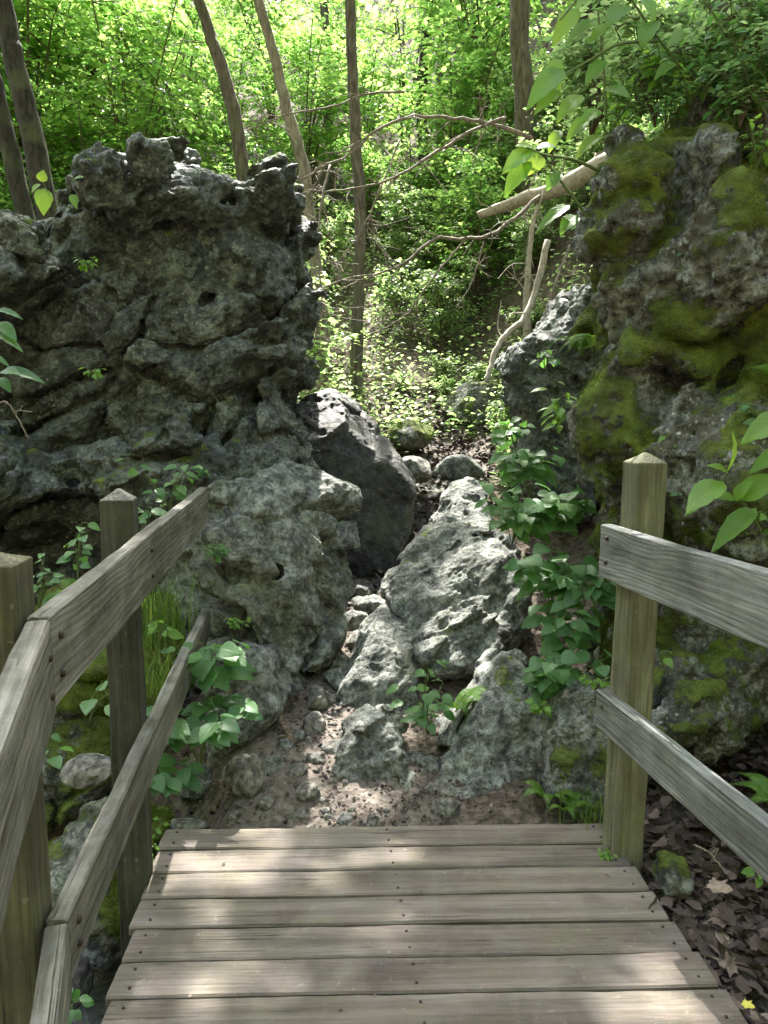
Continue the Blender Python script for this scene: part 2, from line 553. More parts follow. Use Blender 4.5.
M["grass"] = mat_leaf("grass_blade", [(0.04, 0.08, 0.015), (0.065, 0.12, 0.02), (0.11, 0.16, 0.03)],
                      [(0.15, 0.3, 0.04), (0.22, 0.4, 0.05), (0.35, 0.45, 0.08)], 0.5, 0.4)
M["moss"] = mat_leaf("cushion_moss", [(0.06, 0.085, 0.012), (0.11, 0.15, 0.018), (0.18, 0.22, 0.028)],
                     [(0.12, 0.2, 0.02), (0.2, 0.3, 0.03), (0.3, 0.38, 0.04)], 0.8, 0.3, False, 0.1)
M["litter"] = mat_litter()
M["bark"] = mat_bark("grey_bark", (0.05, 0.042, 0.034), (0.13, 0.11, 0.09), (0.22, 0.195, 0.165))
M["bark_dark"] = mat_bark("dark_bark", (0.016, 0.014, 0.012), (0.045, 0.038, 0.032), (0.08, 0.07, 0.06))
M["bark_pale"] = mat_bark("pale_bark", (0.12, 0.1, 0.08), (0.25, 0.215, 0.175), (0.38, 0.34, 0.29))
M["dead"] = mat_plain("bleached_deadwood", (0.36, 0.31, 0.26), 0.85, 20, 0.35)
M["twig"] = mat_plain("dead_twig", (0.2, 0.165, 0.135), 0.85, 30, 0.4)
M["stem"] = mat_plain("green_stem", (0.1, 0.14, 0.045), 0.6, 40, 0.25)
M["stem_brown"] = mat_plain("brown_stem", (0.1, 0.075, 0.05), 0.7, 40, 0.25)
M["ground"] = mat_ground()
M["nail"] = mat_plain("rusty_iron", (0.035, 0.025, 0.02), 0.6, 60, 0.4)


def mat_water():
    k = NT("stream_water")
    tc = k.n("ShaderNodeTexCoord").outputs["Object"]
    n = k.noise(tc, 16, 6, 0.6, 0.6)
    c = k.ramp(n, [(0.3, (0.05, 0.055, 0.055)), (0.7, (0.16, 0.17, 0.18))])
    k.out(c, 0.08, k.bump(n, 0.7, 0.03), 0.6)
    return k.m


M["water"] = mat_water()


# ------------------------------------------------------------------ ground
def gheight(x, y, detail=True):
    x = np.asarray(x, np.float64)
    y = np.asarray(y, np.float64)
    prof = np.interp(y, [-30, 0, 2.3, 2.62, 3.0, 3.5, 4.0, 4.6, 5.4, 5.9, 6.5, 7, 9, 14, 22, 40, 110],
                     [-0.3, -0.3, -0.2, -0.07, -0.03, 0.02, 0.1, 0.22, 0.36, 0.55, 0.86, 1.0, 1.7, 4.4, 9.5, 22, 62])
    low = -0.85 + 0.76 * sstep(-0.35, 0.9, x) + 0.9 * sstep(-1.6, -3.4, x)
    left = sstep(-0.55, -1.0, x)
    t = sstep(2.35, 2.7, y) * (1 - left) + sstep(2.5, 3.5, y) * left
    z = low * (1 - t) + prof * t
    z = z + 1.3 * sstep(1.2, 2.6, x) * sstep(1.0, 3.0, y) + sstep(5.5, 10, y) * np.clip(x - 0.9, 0, 12) * 0.55
    z = z - 0.35 * sstep(-0.9, -1.6, x) * sstep(2.5, 3.0, y) * (1 - sstep(5, 7, y))
    z = z + np.clip(-y - 4.5, 0, 40) * 0.95 + np.clip(np.abs(x + 0 * y) - 8.5, 0, 40) * 0.8 * (1 - sstep(6, 13, y))  # unseen banks behind and beside the viewpoint, raised to block low sky
    sh = z.shape
    P = np.stack([np.ravel(x + 0 * y), np.ravel(y + 0 * x), np.zeros(z.size)], 1)
    d = 0.05 * fbm(P * 0.7, 3, 40) + 0.03 * fbm(P * 3.1, 4, 44) + 0.012 * np.abs(perlin(P * 13, 48))
    d = d + sstep(10, 30, P[:, 1]) * 1.2 * fbm(P * 0.12, 3, 50)
    return z + d.reshape(sh)


def build_ground():
    def axis(a, b, fine, lo, hi):
        mid = np.arange(a, b, fine)
        def grow(n, end):
            r = np.cumprod(np.full(n, 1.09))
            r = np.cumsum(r)
            return r / r[-1] * end
        return np.concatenate([a - grow(34, a - lo)[::-1], mid, b + grow(40, hi - b)])
    xs = axis(-3.2, 3.2, 0.03, -70, 70)
    ys = axis(0.6, 8.5, 0.03, -25, 110)
    X, Y = np.meshgrid(xs, ys)
    P = np.stack([X.ravel(), Y.ravel(), np.zeros(X.size)], 1)
    z = gheight(P[:, 0], P[:, 1])
    pathx = np.interp(P[:, 1], [2.5, 3.2, 4.0, 4.6, 6.0, 7.5], [-0.25, -0.22, -0.05, 0.05, 0.3, 0.75])
    wid = np.interp(P[:, 1], [2.5, 3.2, 4.2, 6.0, 8], [0.7, 0.5, 0.28, 0.5, 0.7])
    pth = np.clip(1.2 - np.abs(P[:, 0] - pathx) / wid, 0, 1) * (1 - sstep(7, 9, P[:, 1])) * sstep(2.3, 2.6, P[:, 1])
    P[:, 2] = z
    nx, ny = len(xs), len(ys)
    i = (np.arange(ny - 1)[:, None] * nx + np.arange(nx - 1)[None]).ravel()
    q = np.stack([i, i + 1, i + nx + 1, i + nx], 1)
    me = make_mesh("ground", P, q, attrs={"path": pth})
    o = link("ground", me, M["ground"])
    tag(o, kind="structure")


build_ground()

# stream under the deck
wx = np.linspace(-3.2, 0.1, 60)
wy = np.linspace(-2, 3.0, 80)
X, Y = np.meshgrid(wx, wy)
P = np.stack([X.ravel(), Y.ravel(), np.full(X.size, -0.62)], 1)
P[:, 2] += 0.02 * perlin(P * 5, 2) + 0.008 * perlin(P * 17, 3)
i = (np.arange(79)[:, None] * 60 + np.arange(59)[None]).ravel()
tag(link("stream_water", make_mesh("stream_water", P, np.stack([i, i + 1, i + 61, i + 60], 1)), M["water"]), kind="structure")

# ------------------------------------------------------------------ rocks


def poly_sdf(px, pz, poly):
    d = np.full(px.shape, 1e9)
    s = np.ones(px.shape)
    n = len(poly)
    for i in range(n):
        a, b = poly[i], poly[i - 1]
        ex, ez = b[0] - a[0], b[1] - a[1]
        wx_, wz = px - a[0], pz - a[1]
        t = np.clip((wx_ * ex + wz * ez) / (ex * ex + ez * ez + 1e-12), 0, 1)
        bx, bz = wx_ - ex * t, wz - ez * t
        d = np.minimum(d, bx * bx + bz * bz)
        c1, c2, c3 = pz >= a[1], pz < b[1], ex * wz > ez * wx_
        flip = (c1 & c2 & c3) | (~c1 & ~c2 & ~c3)
        s = np.where(flip, -s, s)
    return s * np.sqrt(d)


def catmull(V, Q):
    """One Catmull-Clark step on a closed quad mesh."""
    nv, nf = len(V), len(Q)
    e = np.stack([Q, np.roll(Q, -1, 1)], -1).reshape(-1, 2)
    key = np.minimum(e[:, 0], e[:, 1]).astype(np.int64) * nv + np.maximum(e[:, 0], e[:, 1])
    uk, inv = np.unique(key, return_inverse=True)
    ne = len(uk)
    u, v = (uk // nv).astype(np.int64), (uk % nv).astype(np.int64)
    fp = V[Q].mean(1)
    fo = np.repeat(np.arange(nf), 4)
    def scat(idx, val, n):
        return np.stack([np.bincount(idx, val[:, k], n) for k in range(3)], 1)
    cnt = np.maximum(np.bincount(inv, minlength=ne), 1)[:, None]
    fe = scat(inv, fp[fo], ne) / cnt
    mid = (V[u] + V[v]) / 2
    ep = (mid + fe) / 2
    val = np.maximum(np.bincount(Q.ravel(), minlength=nv), 1)[:, None]
    Fa = scat(Q.ravel(), fp[fo], nv) / val
    ec = np.maximum(np.bincount(np.concatenate([u, v]), minlength=nv), 1)[:, None]
    Ea = scat(np.concatenate([u, v]), np.concatenate([mid, mid]), nv) / ec
    n = val
    Vn = (Fa + 2 * Ea + (n - 3) * V) / n
    V2 = np.concatenate([Vn, ep, fp]).astype(np.float32)
    I = inv.reshape(nf, 4)
    f = nv + ne + np.arange(nf)
    Q2 = np.concatenate([np.stack([Q[:, k], nv + I[:, k], f, nv + I[:, k - 1]], 1) for k in range(4)])
    return V2, Q2


def rock(name, label, cat, mat, Y, polys, yaw=0.0, ells=(), res=0.02, sub=True, style=None, moss=None,
         seed=1, group=None, ref=None, sink=0.0):
    """polys: [(pixel outline, half thickness, edge rounding, y offset, lean)]; outline lies in the vertical plane through
    the reference pixel at depth Y, turned by yaw. ells: [(px, py, local y, rx, ry, rz)] lumps joined on."""
    st = dict(low=0.07, block=0.05, bs=(0.55, 0.55, 0.32), dip=0.4, dipdir=0.0, crev=0.09, bil=0.05, pit=0.03, fine=0.012, k=0.08, cw=0.16, bfreq=3.2, flat=1.3)
    st.update(style or {})
    allpx = np.array([p for pl in polys for p in pl[0]] + [(e[0], e[1]) for e in ells], float)
    if ref is None:
        ref = (allpx[:, 0].mean(), allpx[:, 1].max())
    O = at(ref[0], ref[1], Y)
    cy, sy = math.cos(yaw), math.sin(yaw)
    nrm = np.array([-sy, cy, 0.0])

    def toplane(px, py):
        d = ray(px, py)
        t = np.dot(O - EYE, nrm) / np.dot(d, nrm)
        p = EYE + d * t - O
        return (p[0] * cy + p[1] * sy, p[2])
    P2 = [([toplane(*p) for p in pl[0]], *pl[1:]) for pl in polys]
    E = []
    for e in ells:
        x, z = toplane(e[0], e[1])
        E.append((x, e[2], z, e[3], e[4], e[5]))
    mxd = 1.5 * st['low'] + st['block'] + st['crev'] + 1.6 * st['bil'] + st['pit']
    pad = min(0.22, mxd + 3 * res)
    bw = min(0.32, 1.1 * mxd + 3 * res)
    lo = np.array([1e9] * 3)
    hi = -lo
    for pl, T, r, yo, lean in P2:
        a = np.array(pl)
        zr = np.array([a[:, 1].min(), a[:, 1].max()])
        ly = lean * zr
        lo = np.minimum(lo, [a[:, 0].min(), yo - T + ly.min(), zr[0]])
        hi = np.maximum(hi, [a[:, 0].max(), yo + T + ly.max(), zr[1]])
    for x, y, z, rx, ry, rz in E:
        lo = np.minimum(lo, [x - rx, y - ry, z - rz])
        hi = np.maximum(hi, [x + rx, y + ry, z + rz])
    lo -= pad
    hi += pad
    ax = [np.arange(lo[k], hi[k], res) for k in range(3)]
    GX, GZ = np.meshgrid(ax[0], ax[2], indexing="ij")
    D = None
    for pl, T, r, yo, lean in P2:
        d2 = poly_sdf(GX, GZ, pl)[:, None, :]
        yy = ax[1][None, :, None] - yo - lean * ax[2][None, None, :]
        a = d2 + r
        b = np.abs(yy) - T + r
        d = np.sqrt(np.maximum(a, 0) ** 2 + np.maximum(b, 0) ** 2) + np.minimum(np.maximum(a, b), 0) - r
        if D is None:
            D = d
        else:
            h = np.clip(0.5 + 0.5 * (D - d) / st["k"], 0, 1)
            D = D * (1 - h) + d * h - st["k"] * h * (1 - h)
    for x, y, z, rx, ry, rz in E:
        q = np.sqrt(((ax[0] - x) / rx)[:, None, None] ** 2 + ((ax[1] - y) / ry)[None, :, None] ** 2 + ((ax[2] - z) / rz)[None, None] ** 2)
        d = (q - 1) * min(rx, ry, rz)
        if D is None:
            D = d
        else:
            h = np.clip(0.5 + 0.5 * (D - d) / st["k"], 0, 1)
            D = D * (1 - h) + d * h - st["k"] * h * (1 - h)
    if st.get("facets"):
        # chip the mass with flat fracture planes
        rg = np.random.default_rng(seed + 900)
        ii = np.nonzero((D < 0) & (D > -2.5 * res))
        surf = np.stack([ax[0][ii[0]], ax[1][ii[1]], ax[2][ii[2]]], 1)
        for _ in range(st["facets"]):
            nv_ = rg.normal(size=3)
            nv_[1] = -abs(nv_[1]) * 1.3 if rg.random() < 0.75 else nv_[1]
            nv_[2] = abs(nv_[2]) * 0.9 if rg.random() < 0.75 else nv_[2]
            nv_ /= np.linalg.norm(nv_)
            h_ = np.quantile(surf @ nv_, rg.uniform(*st.get("fq", (0.9, 0.975))))
            pl_ = nv_[0] * ax[0][:, None, None] + nv_[1] * ax[1][None, :, None] + nv_[2] * ax[2][None, None] - h_
            D = np.maximum(D, pl_)
    D = D.astype(np.float32)
    band = np.abs(D) < bw
    idx = np.nonzero(band)
    p = np.stack([ax[0][idx[0]], ax[1][idx[1]], ax[2][idx[2]]], 1).astype(np.float32)
    # bedding frame
    dp, dd = st["dip"], st["dipdir"]
    R = np.array([[math.cos(dp), 0, math.sin(dp)], [0, 1, 0], [-math.sin(dp), 0, math.cos(dp)]]) @ \
        np.array([[1, 0, 0], [0, math.cos(dd), -math.sin(dd)], [0, math.sin(dd), math.cos(dd)]])
    q = p @ R.T.astype(np.float32)
    wq = q + 0.12 * np.stack([perlin(p * 2.1, seed + 1), perlin(p * 2.1 + 9, seed + 2), perlin(p * 2.1 + 19, seed + 3)], 1)
    disp = st["low"] * fbm(p * 1.3, 2, seed)
    if st["block"] or st["crev"]:
        f1, f2, cid = worley(wq / np.array(st["bs"], np.float32), seed + 7)
        e = f2 - f1
        cm = sstep(-0.1, 0.35, perlin(p * 1.1 + 31, seed + 11))
        disp += st["block"] * (cid * 2 - 1) * sstep(0, 0.18, e) - st["crev"] * (0.25 + 0.75 * cm) * (1 - sstep(0.0, st["cw"], e))
    pq = wq * np.array([1, 1, st["flat"]], np.float32)
    b = st["bil"]
    disp += b * (np.abs(perlin(pq * st["bfreq"], seed + 20)) * 2.4 - 0.6)
    disp += 0.5 * b * (np.abs(perlin(pq * st["bfreq"] * 2.1 + 5, seed + 21)) * 2.4 - 0.6)
    if st["pit"]:
        f1, f2, cid = worley(p * 4.2, seed + 30)
        disp -= st["pit"] * 1.6 * (cid < 0.34) * (1 - sstep(0.12, 0.42, f1))
    D[band] -= disp
    g = openvdb.FloatGrid(1.0)
    g.copyFromArray(np.ascontiguousarray(D))
    V, _, Q = (lambda r_: (r_[0], None, r_[1]))(g.convertToQuads(0.0))
    V = np.asarray(V, np.float32) * res + lo.astype(np.float32)
    Q = np.asarray(Q)
    # keep the largest island(s)
    lab = np.arange(len(V))
    eu = np.concatenate([Q[:, 0], Q[:, 1]])
    ev = np.concatenate([Q[:, 1], Q[:, 2]])
    for _ in range(60):
        a_, b_ = lab[eu], lab[ev]
        df = a_ != b_
        if not df.any():
            break
        lo_, hi_ = np.minimum(a_, b_)[df], np.maximum(a_, b_)[df]
        np.minimum.at(lab, hi_, lo_)
        for _k in range(20):
            nl_ = lab[lab]
            if (nl_ == lab).all():
                break
            lab = nl_
    ids, c = np.unique(lab, return_counts=True)
    keep = np.isin(lab, ids[c > 0.2 * c.max()])
    mp = np.cumsum(keep) - 1
    Q = mp[Q[keep[Q].all(1)]]
    V = V[keep]
    # orientation check (signed volume)
    a, b_, c_ = V[Q[:, 0]], V[Q[:, 1]], V[Q[:, 2]]
    if np.einsum("ij,ij->i", np.cross(a, b_), c_).sum() < 0:
        Q = Q[:, ::-1]
    if sub:
        V, Q = catmull(V, Q)
    me = make_mesh(name, V, Q)
    n = len(me.vertices)
    V = np.empty(n * 3, np.float32)
    me.vertices.foreach_get("co", V)
    V = V.reshape(-1, 3)
    N = np.empty(n * 3, np.float32)
    me.vertex_normals.foreach_get("vector", N)
    N = N.reshape(-1, 3)
    f = st["fine"]
    q = V @ R.T.astype(np.float32)
    q = q + 0.05 * np.stack([perlin(V * 5, seed + 51), perlin(V * 5 + 9, seed + 52), perlin(V * 5 + 19, seed + 53)], 1)
    q = q * np.array([1, 1, st["flat"]], np.float32)
    sg_ = st.get("ridge", 0.0)  # 0: rounded lumps with creases; 1: sharp little ridges
    na, nb_ = np.abs(perlin(q * 9, seed + 40)) * 2 - 0.5, np.abs(perlin(q * 19, seed + 41)) * 2 - 0.5
    d = (1 - 1.7 * sg_) * (f * 1.6 * na + f * nb_) + 0.6 * f * perlin(q * 37, seed + 42) + sg_ * f * 1.2 * fbm(V * 6.0, 3, seed + 47)
    f1, f2, cid = worley(V * 13, seed + 43)
    d -= 1.7 * f * (cid < 0.3) * (1 - sstep(0.1, 0.42, f1))
    f1, f2, cid = worley(V * 7.5 + 3.3, seed + 44)
    d -= 2.6 * f * (cid < 0.3) * (1 - sstep(0.15, 0.45, f1))
    mv = np.zeros(n, np.float32)
    if moss:
        amt, up, fr = moss[:3]
        mv = amt + up * np.clip(N[:, 2], -0.3, 1) + 1.1 * fbm(V * fr, 4, seed + 60, 0.55)
        if len(moss) > 3:
            mv = mv + moss[3](V @ np.array([[cy, sy, 0], [-sy, cy, 0], [0, 0, 1]]) + O)
        mm = sstep(0.35, 0.75, mv)
        d = d * (1 - 0.6 * mm) + mm * (0.008 + 0.008 * fbm(V * 14, 3, seed + 61) + 0.004 * perlin(V * 60, seed + 64))
        mv = np.clip(mv, 0, 1)
    V = V + N * d[:, None]
    me.vertices.foreach_set("co", V.ravel().astype(np.float32))
    at_ = me.attributes.new("moss", "FLOAT", "POINT")
    at_.data.foreach_set("value", mv.astype(np.float32))
    me.polygons.foreach_set("use_smooth", np.ones(len(me.polygons), bool))
    me.update()
    o = link(name, me, mat, None, O - np.array([0, 0, sink]), (0, 0, yaw))
    tag(o, label, cat, group)
    return o


ROCKS = {}
ROCKS["boulder"] = rock(
    "boulder", "huge dark grey weathered limestone boulder towering over the left railing", "boulder", M["boulder"], 4.9,
    [([(-140, 262), (-60, 235), (-10, 240), (25, 230), (54, 214), (72, 190), (98, 164), (128, 142), (160, 139), (184, 154), (205, 168),
       (232, 164), (262, 164), (282, 170), (294, 190), (294, 212), (282, 232), (292, 255), (297, 290), (290, 320), (291, 352), (292, 372),
       (276, 388), (274, 402), (286, 418), (304, 450), (310, 500), (300, 560), (200, 640), (40, 690), (-140, 690)], 0.85, 0.3, 0.45, 0.10)],
    ells=[(40, 290, -0.35, 0.35, 0.4, 0.3), (180, 470, -0.35, 0.6, 0.45, 0.35), (20, 470, -0.5, 0.5, 0.5, 0.4), (268, 205, -0.05, 0.2, 0.3, 0.2),
          (275, 300, 0.1, 0.2, 0.4, 0.16), (140, 200, -0.2, 0.35, 0.35, 0.24)],
    res=0.021, seed=14, moss=(-0.5, 0.5, 1.6), ref=(150, 560),
    style=dict(low=0.05, block=0.075, bs=(0.55, 0.5, 0.33), dip=0.5, crev=0.2, bil=0.07, pit=0.07, fine=0.011, cw=0.14, bfreq=2.4, flat=1.4, ridge=0.15))

ROCKS["low"] = rock(
    "limestone_rock", "long pale pitted limestone rock beside the left railing, sloping down to the path", "rock", M["pale"], 3.75,
    [([(132, 500), (167, 478), (187, 462), (204, 450), (222, 452), (244, 470), (267, 478), (294, 490), (312, 506), (324, 532), (323, 560), (334, 596),
       (336, 616), (324, 650), (307, 682), (288, 715), (272, 740), (222, 762), (172, 750), (142, 700), (132, 600)], 0.34, 0.2, 0.14, 0.3)],
    yaw=-0.3, ref=(322, 700),
    ells=[(240, 560, -0.05, 0.25, 0.25, 0.22), (284, 610, -0.08, 0.18, 0.22, 0.2)],
    res=0.017, seed=23, moss=(-0.7, 0.45, 2.1), style=dict(low=0.06, block=0.055, bs=(0.45, 0.45, 0.26), dip=-0.35, crev=0.13, bil=0.03, pit=0.05, fine=0.009, cw=0.16, flat=1.3, bfreq=2.6, facets=12, ridge=0.85))
ROCKS["lowblock"] = rock(
    "limestone_rock", "squat block of rock at the foot of the long pale rock behind leafy plants", "rock", M["pale"], 3.4,
    [([(212, 672), (232, 655), (262, 662), (288, 678), (290, 700), (275, 735), (255, 757), (222, 765), (200, 750), (200, 700)], 0.24, 0.12, 0.05, 0.1)],
    res=0.014, seed=29, moss=(-0.6, 0.45, 2.6), style=dict(low=0.04, block=0.02, bs=(0.3, 0.3, 0.2), crev=0.05, bil=0.012, pit=0.015, fine=0.007, facets=12, ridge=0.9))
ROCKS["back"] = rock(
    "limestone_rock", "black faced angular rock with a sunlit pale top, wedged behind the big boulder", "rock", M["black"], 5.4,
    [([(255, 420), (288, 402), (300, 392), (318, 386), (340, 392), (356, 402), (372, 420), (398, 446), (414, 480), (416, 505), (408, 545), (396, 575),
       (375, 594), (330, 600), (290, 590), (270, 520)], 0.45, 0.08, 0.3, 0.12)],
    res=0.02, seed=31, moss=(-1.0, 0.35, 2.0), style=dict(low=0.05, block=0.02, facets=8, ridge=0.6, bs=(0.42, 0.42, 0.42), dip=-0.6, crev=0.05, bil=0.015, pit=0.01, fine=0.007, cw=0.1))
ROCKS["ridge"] = rock(
    "limestone_rock", "broad grooved grey rock on the right of the path, its top sloping towards the path", "rock", M["pale"], 3.95,
    [([(388, 645), (394, 610), (412, 576), (436, 556), (464, 546), (496, 544), (522, 554), (542, 576), (548, 604), (545, 645), (530, 680), (480, 705),
       (430, 700), (400, 680)], 0.42, 0.2, 0.2, 0.75)],
    ells=[(470, 640, -0.12, 0.26, 0.24, 0.22)],
    res=0.016, seed=37, moss=(-0.8, 0.3, 2.0), style=dict(low=0.05, block=0.025, bs=(0.7, 0.45, 0.16), dip=0.6, flat=2.4, crev=0.07, bil=0.02, pit=0.012, fine=0.008, bfreq=3.0, facets=8, ridge=0.8))
ROCKS["ridgetop"] = rock(
    "limestone_rock", "narrow sunlit crest of pale rock rising behind the broad grooved rock", "rock", M["pale"], 4.75,
    [([(420, 600), (432, 560), (446, 530), (458, 510), (472, 497), (490, 490), (504, 496), (508, 520), (512, 560), (520, 620), (470, 640)], 0.4, 0.16, 0.1, 0.9)],
    res=0.018, seed=38, moss=(-0.9, 0.3, 2.0), style=dict(low=0.05, block=0.03, bs=(0.5, 0.4, 0.2), dip=0.5, flat=1.8, crev=0.06, bil=0.024, pit=0.015, fine=0.009, facets=6, ridge=0.8))
ROCKS["slab"] = rock(
    "limestone_rock", "sloping grey slab of rock lying along the path below the grooved rock", "rock", M["pale"], 3.5,
    [([(330, 728), (338, 700), (355, 672), (378, 648), (400, 640), (418, 655), (430, 700), (420, 722), (385, 740), (345, 745)], 0.34, 0.12, 0.2, 0.9)],
    res=0.014, seed=41, style=dict(low=0.03, block=0.012, bs=(0.5, 0.3, 0.15), dip=0.7, flat=2.2, crev=0.04, bil=0.014, pit=0.01, fine=0.007, facets=8, ridge=0.9))
ROCKS["small"] = rock(
    "limestone_rock", "small knobbly pale rock in the middle of the path just past the deck", "rock", M["pale"], 3.0,
    [([(328, 772), (338, 748), (352, 735), (374, 729), (398, 733), (406, 752), (412, 780), (426, 796), (420, 815), (380, 825), (335, 825), (322, 800)], 0.2, 0.06, 0.06, 0.5)],
    res=0.010, seed=43, style=dict(low=0.03, block=0.022, facets=6, fq=(0.95, 0.99), ridge=0.4, bs=(0.16, 0.16, 0.1), crev=0.04, bil=0.015, pit=0.02, fine=0.007, bfreq=6.0))
ROCKS["lean"] = rock(
    "limestone_rock", "broad grey rock slanting down to the deck end beside the mossy rock", "rock", M["pale"], 3.05,
    [([(405, 812), (432, 782), (464, 744), (492, 706), (514, 682), (535, 682), (552, 700), (552, 735), (545, 770), (535, 815), (470, 832), (405, 832)], 0.3, 0.1, 0.12, 0.45)],
    ells=[(470, 795, -0.1, 0.16, 0.14, 0.09)],
    res=0.013, seed=47, moss=(-0.75, 0.45, 2.4), style=dict(low=0.04, block=0.015, bs=(0.4, 0.3, 0.2), dip=0.9, flat=1.8, crev=0.04, bil=0.016, pit=0.03, fine=0.007, facets=6, fq=(0.95, 0.99), ridge=0.8))
ROCKS["mossy"] = rock(
    "mossy_rock", "rounded mossy rock between the deck corner post and the slanting grey rock", "rock", M["cliff"], 2.9,
    [([(546, 742), (560, 712), (582, 690), (606, 688), (632, 705), (640, 770), (630, 818), (570, 822), (545, 800), (538, 770)], 0.22, 0.13, 0.08, 0.1)],
    res=0.013, seed=53, moss=(0.05, 0.3, 2.4), style=dict(low=0.05, block=0.02, bs=(0.3, 0.3, 0.2), crev=0.04, bil=0.022, pit=0.015, fine=0.007))


def cliff_moss(Wp):
    out = 0.12 * sstep(0.4, 2.2, Wp[:, 2]) - 0.1
    for px, py, Y, r, a in ((610, 200, 3.55, 0.35, 0.45), (625, 300, 3.5, 0.25, 0.35), (760, 345, 2.95, 0.4, 0.45), (655, 375, 3.4, 0.3, 0.4), (600, 570, 3.4, 0.4, 0.35), (748, 655, 2.75, 0.16, 1.0), (735, 420, 2.9, 0.15, 0.5),
                            (690, 200, 3.3, 0.3, 0.25)):
        d = np.linalg.norm(Wp - at(px, py, Y), axis=1)
        out = out + 0.65 * a * (1 - sstep(0.3 * r, r, d))
    return out


ROCKS["cliff"] = rock(
    "mossy_cliff", "tall moss and lichen covered limestone cliff rising behind the right railing", "cliff", M["cliff"], 3.35,
    [([(600, 146), (622, 136), (655, 120), (690, 94), (730, 70), (770, 48), (850, 15), (960, -10), (1050, 300), (1050, 900), (610, 900), (598, 800), (590, 700), (580, 600),
       (574, 520), (570, 460), (566, 420), (574, 380), (580, 350), (573, 300), (571, 250), (574, 215), (585, 185)], 0.8, 0.3, 0.6, 0.05)],
    yaw=math.radians(-38), ref=(650, 820),
    ells=[(655, 260, -0.12, 0.27, 0.3, 0.42), (632, 430, -0.1, 0.17, 0.25, 0.28), (765, 470, -0.25, 0.3, 0.4, 0.36), (720, 690, -0.22, 0.3, 0.35, 0.25),
          (740, 250, -0.1, 0.25, 0.3, 0.4), (640, 600, -0.05, 0.14, 0.2, 0.45)],
    res=0.02, seed=61, moss=(0.36, 0.3, 3.6, cliff_moss),
    style=dict(low=0.07, block=0.07, bs=(0.55, 0.5, 0.4), dip=0.9, crev=0.14, bil=0.05, pit=0.03, fine=0.012, cw=0.18, bfreq=2.6, flat=1.2))
ROCKS["behind"] = rock(
    "dark_rock", "dark grey leaning rock poking out behind the left edge of the mossy cliff", "rock", M["boulder"], 5.7,
    [([(506, 362), (514, 342), (532, 334), (552, 326), (572, 296), (600, 270), (640, 300), (640, 500), (560, 520), (535, 500), (524, 470), (530, 430), (516, 400)], 0.5, 0.15, 0.3, 0.1)],
    res=0.022, seed=67, moss=(-0.9, 0.4, 2.0), style=dict(low=0.06, block=0.05, bs=(0.4, 0.5, 0.6), dip=0.7, crev=0.08, bil=0.03, pit=0.02, fine=0.01))
ROCKS["leftmoss"] = rock(
    "mossy_rock", "low moss covered rock seen under the left railing behind the far post", "rock", M["cliff"], 3.3,
    [([(-20, 640), (30, 610), (75, 610), (120, 640), (165, 690), (170, 760), (150, 800), (40, 830), (-30, 800)], 0.4, 0.25, 0.2, 0.3)],
    res=0.018, seed=71, moss=(0.6, 0.4, 1.8), style=dict(low=0.08, block=0.05, bs=(0.3, 0.3, 0.2), crev=0.08, bil=0.03, pit=0.02, fine=0.009))
ROCKS["gully"] = rock(
    "mossy_rock", "brown and green mossy rock above the stream, below the left edge of the deck", "rock", M["cliff"], 2.55,
    [([(30, 880), (60, 850), (100, 838), (150, 850), (165, 900), (150, 945), (110, 965), (60, 965), (25, 930)], 0.22, 0.15, 0.1, 0.2)],
    res=0.015, seed=73, moss=(0.3, 0.35, 2.4), style=dict(low=0.06, block=0.03, bs=(0.25, 0.25, 0.18), crev=0.06, bil=0.025, pit=0.02, fine=0.008))


def on_ground(px, py):
    """Depth at which the sight line through a pixel meets the ground."""
    Ys = np.linspace(2.4, 9, 700)
    d = ray(px, py)
    zz = EYE[2] + d[2] / d[1] * Ys
    hit = zz < gheight(d[0] / d[1] * Ys, Ys)
    return float(Ys[np.argmax(hit)]) if hit.any() else None


def stone(name, label, px, py, Y, rx, ry, rz, mat, seed, moss=None, fine=0.005, yaw=0.0):
    if 150 < px < 480 and 560 < py < 824:
        Y = on_ground(px, py + 0.3 * rz * F / Y) or Y
    return rock(name, label, "stone", mat, Y, [], ells=[(px, py, 0.0, rx, ry, rz)], res=max(0.008, min(rx, rz) / 11), seed=seed, yaw=yaw, ref=(px, py),
                moss=moss, style=dict(low=0.25 * rz, block=0.1 * rz, bs=(rx, ry, rz), crev=0.03 * rz, bil=0.02 * rz, pit=0.0, fine=0.6 * fine, k=0.02, facets=9, fq=(0.86, 0.985), ridge=0.9))


stone("stone", "rounded pale grey stone lying left of the path by the deck end", 250, 779, 2.98, 0.105, 0.1, 0.095, M["stone"], 81)
stone("stone", "dark mossy stone half hidden under the three leaved plant", 198, 782, 2.98, 0.095, 0.1, 0.075, M["cliff"], 82, (-0.2, 0.3, 4))
stone("stone", "flat whitish stone touching the left end of the last plank", 186, 826, 2.74, 0.09, 0.06, 0.022, M["stone"], 83, None, 0.003)
stone("stone", "smooth round grey stone lying on the moss under the left rail", 86, 770, 2.75, 0.105, 0.1, 0.055, M["stone"], 84, (-0.5, 0.5, 4))
stone("stone", "upper of two squared stones jammed beside the path", 318, 700, 3.68, 0.07, 0.09, 0.07, M["stone"], 85, None, 0.004)
stone("stone", "lower of two squared stones jammed beside the path", 316, 724, 3.45, 0.06, 0.07, 0.055, M["stone"], 86, None, 0.004)
stone("stone", "dark stone beside the upper squared stone at the rock foot", 338, 680, 3.85, 0.09, 0.09, 0.06, M["pale"], 87, None, 0.004)
